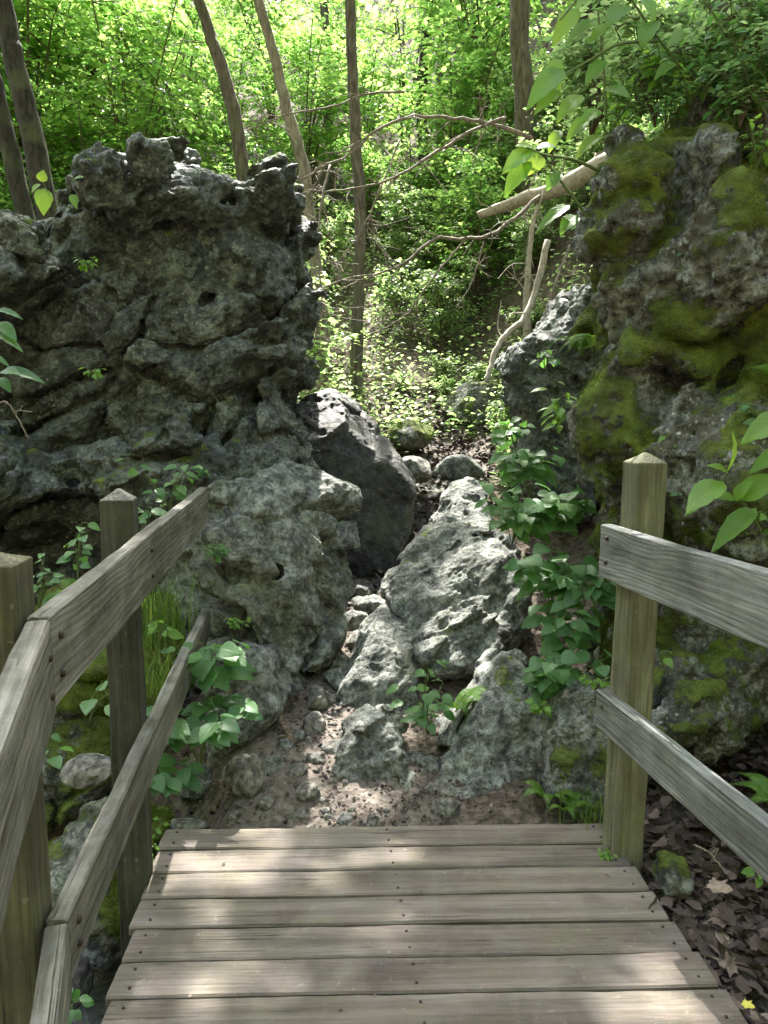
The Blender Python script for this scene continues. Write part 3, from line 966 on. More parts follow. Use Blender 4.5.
stone("stone", "flat brownish stone lit by the sun on the path between the rocks", 362, 642, 4.25, 0.10, 0.14, 0.07, M["stone"], 88, None, 0.004)
stone("stone", "dark grey step stone across the path in front of the black faced rock", 372, 608, 4.75, 0.16, 0.14, 0.08, M["pale"], 89, None, 0.006)
stone("stone", "second step stone, higher, tight against the black faced rock", 358, 592, 4.95, 0.15, 0.16, 0.09, M["black"], 90, None, 0.006)
stone("stone", "small sunlit pale stone set in the dirt in front of the path", 308, 792, 2.95, 0.06, 0.05, 0.03, M["stone"], 91, None, 0.006)
stone("stone", "tiny grey stone on the path left of the knobbly rock", 325, 812, 2.85, 0.03, 0.03, 0.02, M["stone"], 92, None, 0.003)
stone("stone", "grey stone on the path beside the rounded pale stone", 268, 803, 2.88, 0.045, 0.04, 0.03, M["stone"], 93, None, 0.003)
stone("stone", "small pointed stone right of the knobbly path rock", 416, 760, 3.1, 0.05, 0.05, 0.03, M["pale"], 94, None, 0.003)
stone("stone", "mossy upright stone sunk in the dead leaves beside the deck", 676, 880, 2.3, 0.065, 0.09, 0.085, M["cliff"], 95, (0.05, 0.3, 4))
stone("stone", "small dark stone in front of the broad slanting rock", 492, 812, 2.85, 0.05, 0.05, 0.03, M["pale"], 96, None, 0.003)
stone("stone", "brown lit stone on the upper path left of the ridge", 436, 492, 6.5, 0.28, 0.25, 0.1, M["stone"], 97, None, 0.006)
stone("stone", "mossy green stone among the sunlit plants above the upper path", 412, 436, 7.2, 0.22, 0.2, 0.14, M["cliff"], 98, (0.5, 0.3, 3))
stone("stone", "large mossy boulder on the slope under the fallen white branch", 478, 398, 8.2, 0.34, 0.35, 0.3, M["cliff"], 99, (0.2, 0.3, 2))
stone("stone", "dark stone at the stream edge below the mossy gully rock", 50, 985, 2.3, 0.12, 0.12, 0.07, M["black"], 100, None, 0.004)
for i, (px, py, Y, r_, lab) in enumerate((
        (285, 745, 3.25, 0.05, "grey stone against the foot of the squat rock block"), (275, 760, 3.15, 0.04, "dirty brown stone in the path beside the squat rock block"),
        (335, 748, 3.2, 0.05, "flat grey stone between the knobbly rock and the sloping slab"), (300, 738, 3.35, 0.045, "small stone just left of the two squared stones"),
        (340, 665, 3.95, 0.07, "dark wedge shaped stone under the long pale rock's right edge"), (348, 700, 3.6, 0.05, "grey stone tucked under the left edge of the sloping slab"),
        (355, 622, 4.5, 0.10, "flat stone in front of the two step stones"), (392, 598, 4.9, 0.10, "stone between the step stones and the grooved rock"),
        (440, 790, 2.95, 0.05, "half buried stone left of the broad slanting rock"), (345, 820, 2.8, 0.035, "pale chip of stone at the deck end under the knobbly rock"),
        (372, 822, 2.78, 0.03, "small pale stone touching the last plank near its middle"), (234, 815, 2.8, 0.03, "little stone in the dirt at the deck end below the rounded stone"),
        (268, 768, 3.15, 0.06, "dull grey stone behind the rounded pale stone"), (296, 772, 3.05, 0.045, "grey stone in the path left of the knobbly rock"), (316, 758, 3.15, 0.04, "brownish stone just above the one left of the knobbly rock"),
        (428, 765, 3.1, 0.055, "grey stone between the knobbly rock and the broad slanting rock"), (446, 808, 2.85, 0.05, "flat stone at the deck end right of the knobbly rock"), (300, 815, 2.8, 0.035, "small flat stone near the last plank left of the knobbly rock"),
        (355, 680, 3.75, 0.06, "angular stone between the long pale rock and the sloping slab"), (330, 700, 3.7, 0.05, "grey stone right of the upper squared stone"),
        (412, 470, 6.3, 0.16, "grey stone at the right shoulder of the black faced rock"), (455, 470, 6.7, 0.2, "flat lit rock on the upper path"))):
    stone("stone", lab, px, py, Y, r_ * 1.25, r_, r_ * 0.7, M["stone"] if i % 3 else M["pale"], 130 + i, None, 0.005)
# small pebbles: countable but tiny, copies of one stone
peb = stone("pebble", "small pebble lying in the dirt of the path", 345, 770, 3.15, 0.018, 0.018, 0.012, M["stone"], 101, None, 0.002)
tag(peb, group="pebbles scattered on the path")
for k in range(110):
    y = random.uniform(2.68, 4.3)
    x = np.interp(y, [2.6, 3.4, 4.2], [-0.25, -0.2, 0.0]) + random.gauss(0, 0.28 if y < 3.1 else 0.1)
    o = peb.copy()
    COL.objects.link(o)
    s = random.uniform(0.35, 1.5)
    o.scale = (s, s * random.uniform(0.7, 1.3), s)
    o.rotation_euler = (0, 0, random.uniform(0, 6))
    o.location = (x, y, float(gheight(x, y)) + 0.004)


# ------------------------------------------------------------------ wood work
def board(name, p0, p1, w, h, mat, parent, up=(0, 0, 1), seed=0, bev=0.004, warp=0.004, endcut=None):
    """A sawn board from p0 to p1 (ends of its centre line): w across, h along up. Local x runs along it."""
    p0, p1 = np.asarray(p0, float), np.asarray(p1, float)
    L = np.linalg.norm(p1 - p0)
    xd = (p1 - p0) / L
    zd = np.asarray(up, float) - np.dot(up, xd) * xd
    zd /= np.linalg.norm(zd)
    yd = np.cross(zd, xd)
    n = max(8, int(L / 0.03))
    b = bev
    prof = []
    m = 5
    hw, hh = w / 2, h / 2
    for (ax_, az, bx, bz) in ((-hw + b, -hh, hw - b, -hh), (hw, -hh + b, hw, hh - b), (hw - b, hh, -hw + b, hh), (-hw, hh - b, -hw, -hh + b)):
        for t in np.linspace(0, 1, m):
            prof.append((ax_ + (bx - ax_) * t, az + (bz - az) * t))
    prof = np.array(prof)
    k = len(prof)
    xs = np.concatenate([[0, b], np.linspace(b, L - b, n)[1:-1], [L - b, L]])
    V = np.zeros((len(xs), k, 3))
    V[:, :, 0] = xs[:, None]
    V[:, :, 1] = prof[None, :, 0]
    V[:, :, 2] = prof[None, :, 1]
    ends = np.ones(len(xs))
    ends[0] = ends[-1] = 0
    shr = (1 - ends)[:, None]
    V[:, :, 1] -= np.sign(V[:, :, 1]) * b * shr * 0.8
    V[:, :, 2] -= np.sign(V[:, :, 2]) * b * shr * 0.8
    V = V.reshape(-1, 3)
    off = seed * 3.7
    V[:, 1] += warp * perlin(V * np.array([1.3, 0, 0]) + off, 8)
    V[:, 2] += warp * perlin(V * np.array([1.3, 0, 0]) + off + 50, 9)
    nse = perlin(V * np.array([4, 40, 40]) + off, 10) * 0.0022 + perlin(V * np.array([14, 20, 20]) + off, 12) * 0.0012
    V[:, 1] += np.sign(V[:, 1]) * nse
    V[:, 2] += np.sign(V[:, 2]) * nse
    nx = len(xs)
    i = np.arange(nx - 1)[:, None] * k
    j = np.arange(k)[None]
    j2 = (j + 1) % k
    q = np.stack([i + j2, i + j, i + k + j, i + k + j2], -1).reshape(-1, 4)
    c0 = np.arange(k)[None]
    me = make_mesh(name, V, [q[:, ::-1], np.arange(k)[::-1][None], (np.arange(k) + (nx - 1) * k)[None]], smooth=False)
    o = bpy.data.objects.new(name, me)
    COL.objects.link(o)
    me.materials.append(mat)
    mw = Matrix(((xd[0], yd[0], zd[0], p0[0]), (xd[1], yd[1], zd[1], p0[1]), (xd[2], yd[2], zd[2], p0[2]), (0, 0, 0, 1)))
    o.parent = parent
    o.matrix_world = mw
    if parent is not None:
        o.matrix_local = Matrix.Translation(-Vector(parent.location)) @ mw
    return o


def post(name, c, zb, zt, w, yaw, mat, parent, tip=0.035, seed=0, lean=(0, 0)):
    """Square post with a four sided pointed cap, local x up its length."""
    b = 0.006
    L = zt - zb
    hw = w / 2
    ring = []
    for (a0, a1) in (((-hw + b, -hw), (hw - b, -hw)), ((hw, -hw + b), (hw, hw - b)), ((hw - b, hw), (-hw + b, hw)), ((-hw, hw - b), (-hw, -hw + b))):
        for t in np.linspace(0, 1, 5):
            ring.append((a0[0] + (a1[0] - a0[0]) * t, a0[1] + (a1[1] - a0[1]) * t))
    ring = np.array(ring)
    k = len(ring)
    xs = list(np.linspace(0, L, int(L / 0.03))) + [L + tip * 0.12, L + tip * 0.6, L + tip]
    sc = [1.0] * (len(xs) - 3) + [0.97, 0.45, 0.1]
    V = np.concatenate([np.concatenate([np.full((k, 1), x), ring * s], 1) for x, s in zip(xs, sc)])
    nse = perlin(V * np.array([4, 40, 40]) + seed * 5.3, 10) * 0.003 + perlin(V * np.array([2, 9, 9]) + seed, 11) * 0.003
    V[:, 1] += np.sign(V[:, 1]) * nse
    V[:, 2] += np.sign(V[:, 2]) * nse
    nx = len(xs)
    i = np.arange(nx - 1)[:, None] * k
    j = np.arange(k)[None]
    j2 = (j + 1) % k
    q = np.stack([i + j, i + j2, i + k + j2, i + k + j], -1).reshape(-1, 4)
    me = make_mesh(name, V, [q, np.arange(k)[::-1][None], (np.arange(k) + (nx - 1) * k)[None]], smooth=False)
    o = bpy.data.objects.new(name, me)
    COL.objects.link(o)
    me.materials.append(mat)
    xd = np.array([lean[0], lean[1], 1.0])
    xd /= np.linalg.norm(xd)
    yd = np.array([math.cos(yaw), math.sin(yaw), 0])
    yd -= np.dot(yd, xd) * xd
    yd /= np.linalg.norm(yd)
    zd = np.cross(xd, yd)
    mw = Matrix(((xd[0], yd[0], zd[0], c[0]), (xd[1], yd[1], zd[1], c[1]), (xd[2], yd[2], zd[2], zb), (0, 0, 0, 1)))
    o.parent = parent
    o.matrix_local = Matrix.Translation(-Vector(parent.location)) @ mw
    return o


def nails(spots, parent, r=0.0085):
    for (p, nrm) in spots:
        p, nrm = np.asarray(p, float), np.asarray(nrm, float)
        V, q = tube([p - nrm * 0.01, p + nrm * 0.0035, p + nrm * 0.006], [r, r, r * 0.6], 10)
        me = make_mesh("nail_head", V, q)
        o = bpy.data.objects.new("nail_head", me)
        COL.objects.link(o)
        me.materials.append(M["nail"])
        o.parent = parent
        # parent matrices are rigid: convert world vertices into the parent's space
        mats = []
        pp = parent
        mw = Matrix.Identity(4)
        while pp is not None:
            mw = pp.matrix_basis @ mw
            pp = pp.parent
        o.matrix_local = mw.inverted()


# deck: axis along the walkway, end edge and width read from the perspective
DL, DR = atz(165, 828, 0.0), atz(603, 822, 0.0)
bdir = (DR - DL) / np.linalg.norm(DR - DL)
eL, eR = DL - atz(104, 1024, 0.0), DR - atz(745, 1024, 0.0)
adir = (eL / np.linalg.norm(eL) + eR / np.linalg.norm(eR)) / 2
adir /= np.linalg.norm(adir)
deck = thing("wooden_deck", "weathered grey brown plank deck of the footbridge with dappled light on it", "deck", (DL + DR) / 2 - adir * 1.2)
tz = 0.036
# spacing of the plank joints, measured down the photograph at x = 400
marks = [atz(400, y, 0.0) for y in (824, 847, 870, 897.5, 926, 956.5, 994)]
dist = [float(np.dot(m - marks[0], -adir)) for m in marks]
pw = dist[-1] / 6.0
s = 0.0
for k in range(22):
    w = pw - 0.007 - random.uniform(0, 0.003)
    c = -(k + 0.5) * pw
    jl, jr = random.uniform(-0.006, 0.006), random.uniform(-0.006, 0.006)
    if k == 0:
        jl, jr = 0.0, 0.0
    a = DL + adir * c + bdir * (jl - 0.0)
    b = DR + adir * c + bdir * (jr + 0.0)
    dz = -tz / 2 + random.uniform(-0.002, 0.002)
    pk = board("plank", a + [0, 0, dz], b + [0, 0, dz], w, tz, M["plank"], deck, seed=k, bev=0.005, warp=0.004)
    if k < 8:
        up = np.array([0, 0, 1.0])
        nails([(DL + (DR - DL) * t_ + adir * (c + o_ * w * 0.27) + up * (dz + tz / 2 - 0.001), up) for t_ in (0.03, 0.5, 0.97) for o_ in (-1, 1)], pk, 0.0045)
for t in (0.03, 0.5, 0.97):
    a = DL + (DR - DL) * t
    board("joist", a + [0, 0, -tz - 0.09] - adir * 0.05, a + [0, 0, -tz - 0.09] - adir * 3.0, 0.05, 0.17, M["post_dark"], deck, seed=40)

def unit3(v):
    return v / np.linalg.norm(v)


ZT, ZL = 1.13, 0.53  # top edges of the two rails
railL = thing("wooden_railing", "brown left railing of the footbridge, bent at a post nearest the camera", "railing", (-0.75, 2.2, 0))
JT = atz(50, 616, ZT)
ET = atz(208, 487, ZT)
EL = np.array([ET[0], ET[1], ZL]) - unit3(ET - JT) * 0.07
JL = np.array([JT[0], JT[1], ZL])
dirL = (ET - JT) / np.linalg.norm(ET - JT)
outL = np.array([-dirL[1], dirL[0], 0])  # to the left
TH = 0.042
NT_ = atz(0, 750, ZT)
dN = (NT_ - JT) / np.linalg.norm(NT_ - JT)
outN = np.array([dN[1], -dN[0], 0])
hT, hL = 0.178, 0.135
rt = board("top_rail", JT + outL * TH / 2 + [0, 0, -hT / 2], ET + outL * TH / 2 + [0, 0, -hT / 2], TH, hT, M["rail_brown"], railL, seed=3)
rl = board("lower_rail", JL + outL * TH / 2 + [0, 0, -hL / 2] + dirL * 0.003, EL + outL * TH / 2 + [0, 0, -hL / 2], TH, hL, M["rail_brown"], railL, seed=5)
ln = 0.95
rn = board("top_rail", JT + outN * TH / 2 + [0, 0, -hT / 2 - 0.004] + dN * 0.006, JT + dN * ln + outN * TH / 2 + [0, 0, -hT / 2 - 0.004], TH, hT, M["rail_brown"], railL, seed=7)
rln = board("lower_rail", JL + outN * TH / 2 + [0, 0, -hL / 2 - 0.003] + dN * 0.006, JL + dN * ln + outN * TH / 2 + [0, 0, -hL / 2 - 0.003], TH, hL, M["rail_brown"], railL, seed=9)
PWD = 0.094
yawD = math.atan2(-adir[0], adir[1])
# far left post: its inner face against the outside of the rails
t = (2.3 - JT[1]) / dirL[1]
pc = JT + dirL * t + outL * (TH + PWD / 2 + 0.001)
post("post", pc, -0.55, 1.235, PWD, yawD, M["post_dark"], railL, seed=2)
pc2 = JT + dirL * 0.0 + outL * (TH + PWD / 2 + 0.012) + dirL * 0.03
post("post", pc2, -0.7, 1.225, PWD + 0.004, yawD, M["post_old"], railL, seed=3, tip=0.02)
pc3 = JT + dN * (ln - 0.06) + outN * (TH + PWD / 2 + 0.002)
post("post", pc3, -0.7, 1.23, PWD, yawD, M["post_green"], railL, seed=4)
inn = -outL
nails([(JT + dirL * 0.05 + [0, 0, -0.05] + inn * 0.001, inn), (JT + dirL * 0.05 + [0, 0, -0.125] + inn * 0.001, inn),
       (JT + dirL * t + [0, 0, -0.05] + inn * 0.001, inn), (JT + dirL * t + [0, 0, -0.13] + inn * 0.001, inn)], rt)
nails([(JT + dN * 0.06 + [0, 0, -0.06] - outN * 0.001, -outN), (JT + dN * 0.06 + [0, 0, -0.13] - outN * 0.001, -outN)], rn)
nails([(JL + dirL * 0.06 + [0, 0, -0.045] + inn * 0.001, inn), (JL + dirL * 0.06 + [0, 0, -0.095] + inn * 0.001, inn)], rl)

railR = thing("wooden_railing", "silver grey right railing of the footbridge on a greenish square post", "railing", (0.8, 2.4, 0))
RT0 = atz(600, 524, ZT)
RT1 = atz(768, 573, ZT)
dR = (RT1 - RT0) / np.linalg.norm(RT1 - RT0)
outR = np.array([-dR[1], dR[0], 0])
if outR[0] < 0:
    outR = -outR
RL0 = atz(597, 689, ZL + 0.02)
RL1 = atz(768, 827, ZL + 0.02)
dRl = (RL1 - RL0) / np.linalg.norm(RL1 - RL0)
lenR = 1.75
rrt = board("top_rail", RT0 + outR * TH / 2 + [0, 0, -hT / 2], RT0 + dR * lenR + outR * TH / 2 + [0, 0, -hT / 2], TH, hT, M["rail_grey"], railR, seed=13)
rrl = board("lower_rail", RL0 + outR * TH / 2 + [0, 0, -hL / 2], RL0 + dRl * lenR + outR * TH / 2 + [0, 0, -hL / 2], TH, hL, M["rail_grey"], railR, seed=15)
pcr = RT0 + dR * 0.06 + outR * (TH + 0.105 / 2 + 0.002)
post("post", pcr, -0.35, 1.335, 0.104, yawD + 0.14, M["post_green"], railR, seed=6, lean=(0.012, 0))
pcr2 = RT0 + dR * 1.6 + outR * (TH + 0.105 / 2 + 0.002)
post("post", pcr2, -0.35, 1.3, 0.1, yawD, M["post_green"], railR, seed=8)
nails([(RT0 + dR * 0.05 + [0, 0, -0.04] - outR * 0.001, -outR), (RT0 + dR * 0.05 + [0, 0, -0.12] - outR * 0.001, -outR)], rrt)
nails([(RL0 + dRl * 0.05 + [0, 0, -0.045] - outR * 0.001, -outR)], rrl)

# ------------------------------------------------------------------ leaves
LO_V = np.array([[0, 0, 0], [0.42, -0.3, 0.05], [1, 0, -0.08], [0.42, 0.3, 0.05]], np.float32)
LO_F = np.array([[0, 1, 2], [0, 2, 3]])
MID_V = np.array([[0, 0, 0], [0.25, -0.27, 0.05], [0.6, -0.27, 0.04], [1, 0, -0.14], [0.6, 0.27, 0.04], [0.25, 0.27, 0.05], [0.45, 0, -0.01]], np.float32)
MID_F = np.array([[0, 1, 6], [1, 2, 6], [2, 3, 6], [3, 4, 6], [4, 5, 6], [5, 0, 6]])


def hi_leaf(width=0.62, droop=0.22, fold=0.14, heart=0.0, n=10, m=5, peak=0.8):
    us = np.linspace(0, 1, n)
    V, UV = [], []
    for u in us:
        w = width * 0.5 * math.sin(PI * min(1, u ** peak)) ** 0.85 * (1.0 - 0.25 * u) * 1.2
        if u == 0:
            w = 0.004
        for v in np.linspace(-1, 1, m):
            back = -heart * abs(v) * max(0, 1 - u * 4) * 0.12
            rip = 0.012 * math.sin(u * 23 + v * 2) * abs(v)
            V.append((u + back, w * v * (1 + 0.03 * math.sin(u * 31)), fold * w * abs(v) * 2 - droop * u * u + rip - 0.05 * (v * v) * width))
            UV.append((u, v))
    i = (np.arange(n - 1)[:, None] * m + np.arange(m - 1)[None]).ravel()
    Fq = np.stack([i, i + m, i + m + 1, i + 1], 1)
    return np.array(V, np.float32), Fq, np.array(UV, np.float32)


LEAF_OV = hi_leaf(0.62, 0.25, 0.14, 0.0)
LEAF_HEART = hi_leaf(0.85, 0.2, 0.1, 1.0, peak=0.62)
LEAF_LANCE = hi_leaf(0.42, 0.28, 0.16, 0.0, peak=0.75)


def lobed_leaf():
    ang = np.linspace(-PI, PI, 21)[:-1]
    r = np.array([0.35, 0.5, 0.42, 0.7, 0.5, 0.6, 0.95, 0.6, 0.5, 0.78, 1.0, 0.72, 0.5, 0.62, 0.93, 0.58, 0.5, 0.7, 0.42, 0.48]) * 0.55
    V = np.stack([0.5 + r * np.cos(ang), r * np.sin(ang), 0.16 * (r * np.sin(ang * 3)) + 0.25 * r * r], 1)
    V = np.concatenate([V, [[0.45, 0, -0.03]]])
    k = np.arange(20)
    return V.astype(np.float32), np.stack([k, (k + 1) % 20, np.full(20, 20)], 1)


LOB_V, LOB_F = lobed_leaf()


def instances(TV, TF, pos, axis, nrm, size, rnd, TUV=None, wscale=None):
    """Stamp a leaf template at many places -> V, F, rnd, uv."""
    pos, axis, nrm = (np.asarray(a, np.float32) for a in (pos, axis, nrm))
    x = axis / (np.linalg.norm(axis, axis=1, keepdims=True) + 1e-9)
    z = nrm - (nrm * x).sum(1, keepdims=True) * x
    z /= np.linalg.norm(z, axis=1, keepdims=True) + 1e-9
    y = np.cross(z, x)
    N, k = len(pos), len(TV)
    size = np.asarray(size, np.float32)
    ws = size if wscale is None else size * wscale
    V = pos[:, None] + size[:, None, None] * (TV[None, :, 0, None] * x[:, None]) + ws[:, None, None] * (TV[None, :, 1, None] * y[:, None]) \
        + size[:, None, None] * (TV[None, :, 2, None] * z[:, None])
    Fq = (TF[None] + (np.arange(N) * k)[:, None, None]).reshape(-1, TF.shape[1])
    return V.reshape(-1, 3), Fq, np.repeat(rnd, k), (np.tile(TUV, (N, 1)) if TUV is not None else None)


def unit(v):
    v = np.asarray(v, float)
    return v / (np.linalg.norm(v) + 1e-9)


# ------------------------------------------------------------------ light gaps: leaves cut out of the crowns so sun reaches chosen spots
GAPS = []
for (px, py, z, r) in ((398, 852, 0, .09), (398, 940, 0, .09), (235, 848, 0, .1), (222, 885, 0, .1), (330, 880, 0, .07), (185, 1000, 0, .07), (255, 985, 0, .08),
                       (300, 860, 0, .1), (300, 785, 0, .20), (210, 930, 0, .06), (350, 1000, 0, 0.05), (250, 815, 0, 0.1)):
    GAPS.append((atz(px, py, z), r))
for (px, py, Y, r) in ((262, 500, 3.9, .26), (300, 490, 4.0, .2), (235, 470, 4.1, .2), (285, 590, 3.6, .14), (480, 510, 4.3, .24), (440, 560, 4.0, .24), (430, 620, 3.8, .15), (365, 690, 3.5, .16),
                       (345, 650, 3.9, .18), (375, 750, 3.0, .15), (335, 398, 5.4, .4), (310, 392, 5.4, .3), (125, 490, 2.3, .05), (25, 660, 1.3, .06),
                       (170, 520, 3.0, .10), (110, 600, 2.0, .06), (520, 155, 3.3, .22), (548, 95, 3.3, .15),
                       (150, 150, 5, .3), (270, 190, 5, .2), (60, 190, 4.9, .2), (470, 690, 3.4, .14), (570, 640, 3.2, .1)):
    GAPS.append((at(px, py, Y), r))
GP = np.array([g[0] for g in GAPS])
GR = np.array([g[1] for g in GAPS])


def keep_gaps(pos):
    ok = np.ones(len(pos), bool)
    for c, r in zip(GP, GR):
        d = pos - c
        t = d @ SDIR
        off = d - t[:, None] * SDIR
        ok &= ~((t > 2.0) & ((off ** 2).sum(1) < (r + 0.05) ** 2) & (RNG.random(len(pos)) > (0.2 if c[2] < 0.02 and c[1] < 2.65 else 0.1)))
    return ok


# ------------------------------------------------------------------ trees
def crown_points(c, rad, nclus, per, spread, rng, gapseed, shell=0.35, shade=()):
    cl = []
    while len(cl) < nclus:
        v = rng.normal(size=3)
        v /= np.linalg.norm(v)
        r = (shell + (1 - shell) * rng.random()) ** 0.6
        p = np.array(c) + v * r * np.array(rad)
        cl.append(p)
    cl = np.array(cl)
    nz = perlin(cl * 0.45, gapseed)
    cl = cl[nz > -0.42]
    if len(shade):
        cl = np.concatenate([cl, shade])
    pos, ax, nr = [], [], []
    for p in cl:
        n = int(per * rng.uniform(0.6, 1.4))
        th = rng.uniform(0, 2 * PI)
        tilt = rng.normal(size=3) * 0.28
        nn = unit(np.array([0, 0, 1.0]) + tilt)
        e1 = unit(np.cross(nn, [math.cos(th), math.sin(th), 0.1]))
        e2 = np.cross(nn, e1)
        a = rng.normal(size=(n, 3)) * np.array([spread, spread * 0.6, spread * 0.16])
        q = p + a[:, :1] * e1 + a[:, 1:2] * e2 + a[:, 2:] * nn
        q[:, 2] -= 0.12 * (a[:, 0] ** 2 + a[:, 1] ** 2) / spread
        pos.append(q)
        d = a[:, :1] * e1 + a[:, 1:2] * e2 + rng.normal(size=(n, 3)) * 0.5 * spread + np.array([0, 0, -0.25 * spread])
        ax.append(d)
        nr.append(nn + rng.normal(size=(n, 3)) * 0.42)
    return cl, np.concatenate(pos), np.concatenate(ax), np.concatenate(nr)


def limb_tubes(trunk_pts, clusters, rng, r0=0.03, maxn=40):
    parts = []
    sel = clusters[rng.permutation(len(clusters))[:maxn]]
    tp = np.asarray(trunk_pts)
    for c in sel:
        d = np.linalg.norm(tp - c, axis=1) + 0.9 * np.maximum(0, tp[:, 2] - c[2] + 0.3)
        s = tp[np.argmin(d)]
        mid = (s + c) / 2 + rng.normal(size=3) * 0.12 * np.linalg.norm(c - s) + np.array([0, 0, 0.06 * np.linalg.norm(c - s)])
        pts = curve([s, mid, c], 9)
        parts.append(tube(pts, np.linspace(r0, 0.006, 9), 5, cap=False))
    return parts


def tree(name, label, trunk_px, r0, r1, mat, crown=None, seed=0, leafmat="leaf_bg", size=(0.07, 0.13), per=60, nclus=90, spread=0.38, group=None, cull=True, limbs=36, twiglimbs=True, sides=12, base_drop=0.3, shade=()):
    """trunk_px: [(px, py, Y)] from the foot up, or world points."""
    rng = np.random.default_rng(seed)
    pts = np.array([np.array(p[1:]) if p[0] == 'w' else at(*p) for p in trunk_px], float)
    base = pts[0].copy()
    pts = np.concatenate([[pts[0] - [0, 0, base_drop]], pts])
    cu = curve(pts, 34)
    cu[2:-1] += rng.normal(size=(31, 3)) * np.array([0.006, 0.006, 0])
    rr = np.linspace(r0, r1, 34)
    rr[:4] *= np.array([1.5, 1.32, 1.15, 1.05])
    t = thing(name, label, "tree", base, group)
    V, q = tube(cu, rr, sides, wob=0.12, seed=seed)
    parts = [(V, q)]
    if crown:
        c, rad = crown
        cl, pos, ax, nr = crown_points(c, rad, nclus, per, spread, rng, seed + 3, shade=shade)
        if limbs:
            parts += limb_tubes(cu[16:], cl, rng, r1 * 0.5, limbs)
        if cull:
            k = keep_gaps(pos)
            pos, ax, nr = pos[k], ax[k], nr[k]
        n = len(pos)
        LV, LF, LR, _ = instances(LO_V, LO_F, pos - base, ax, nr, rng.uniform(*size, n), np.clip(rng.normal(0.5, 0.22, n), 0, 1))
        link("crown", make_mesh("crown", LV, LF, attrs={"rnd": LR}, smooth=False), M[leafmat], t)
    V, q = merge(parts)
    link("trunk", make_mesh("trunk", V - base, q), mat, t)
    return t


def g(x, y):
    return float(gheight(x, y))


_r = np.random.default_rng(55)
# unseen leaf clusters added along the sun rays to shade the deck
DECKSHADE = np.stack([_r.uniform(-0.6, 1.2, 70), _r.uniform(1.0, 2.8, 70), np.zeros(70)], 1) + SDIR * _r.uniform(11.0, 13.5, 70)[:, None]
tree("slender_tree", "straight slender grey trunk standing in the sunlit gap behind the black faced rock",
     [(358, 398, 9.0), (357, 330, 9.0), (360, 220, 9.0), (354, 110, 9.0), (350, 0, 9.0), ('w', -0.5, 9.0, 9.0), ('w', -0.6, 8.8, 12.0)], 0.078, 0.05, M["bark"],
     ((-1.0, 8.3, 11.5), (3.4, 3.2, 2.6)), 101, nclus=340, per=70, spread=0.5, size=(0.09, 0.16), shade=DECKSHADE)
tree("slender_tree", "pale leaning trunk rising above the right end of the big boulder",
     [(325, 360, 9.6), (305, 180, 9.6), (290, 120, 9.6), (276, 60, 9.6), (258, 0, 9.6), ('w', -2.4, 9.6, 9.5), ('w', -2.8, 9.3, 12.5)], 0.08, 0.05, M["bark_pale"],
     ((-3.4, 8.2, 12.0), (3.2, 3.0, 2.4)), 102, nclus=170, per=70, spread=0.5, size=(0.09, 0.16))
tree("slender_tree", "grey leaning trunk rising above the middle of the big boulder",
     [(262, 330, 10.2), (240, 150, 10.2), (228, 90, 10.2), (216, 50, 10.2), (198, 0, 10.2), ('w', -3.4, 10.2, 10.0), ('w', -3.8, 10, 12.5)], 0.10, 0.06, M["bark"],
     ((-4.6, 10.5, 12.5), (3.0, 3.0, 2.4)), 103, nclus=110, per=60, spread=0.5, size=(0.09, 0.15))
tree("forest_tree", "dark trunk at the left edge, taller of the leaning pair",
     [(70, 330, 8.4), (38, 165, 8.4), (24, 100, 8.4), (12, 50, 8.4), (2, 0, 8.4), ('w', -4.4, 8.3, 9.0), ('w', -4.8, 8, 11.5)], 0.125, 0.08, M["bark_dark"],
     ((-4.8, 7.2, 11.0), (3.2, 3.0, 2.6)), 104, nclus=150, per=70, spread=0.5, size=(0.09, 0.16))
tree("forest_tree", "dark trunk at the left edge, left one of the leaning pair",
     [(60, 350, 8.8), (22, 200, 8.8), (6, 130, 8.8), (-12, 60, 8.8), (-30, -10, 8.8), ('w', -5.2, 8.8, 9.0)], 0.11, 0.08, M["bark_dark"],
     ((-6.6, 8.6, 10.5), (2.6, 2.6, 2.2)), 105, nclus=80, per=60, spread=0.5, size=(0.09, 0.16))
tree("forest_tree", "thick brown trunk half hidden by leaves left of the cliff top",
     [(528, 330, 11.5), (526, 200, 11.5), (524, 90, 11.5), (520, 0, 11.5), ('w', 2.1, 11.4, 11), ('w', 2.0, 11, 14)], 0.16, 0.12, M["bark"],
     ((1.6, 9.5, 13.0), (3.6, 3.4, 2.6)), 106, nclus=190, per=70, spread=0.52, size=(0.09, 0.16), sides=18)
tree("forest_tree", "broad black trunk on top of the cliff in the upper right corner",
     [('w', 1.72, 3.55, 2.85), (745, 40, 3.5), (742, 0, 3.5), ('w', 1.62, 3.5, 4.6), ('w', 1.5, 3.6, 7.0), ('w', 1.3, 4.0, 9.5)], 0.17, 0.10, M["bark_dark"],
     ((1.4, 6.2, 10.5), (3.2, 3.0, 2.6)), 107, nclus=340, per=70, spread=0.5, size=(0.09, 0.16), sides=18, base_drop=0.5)
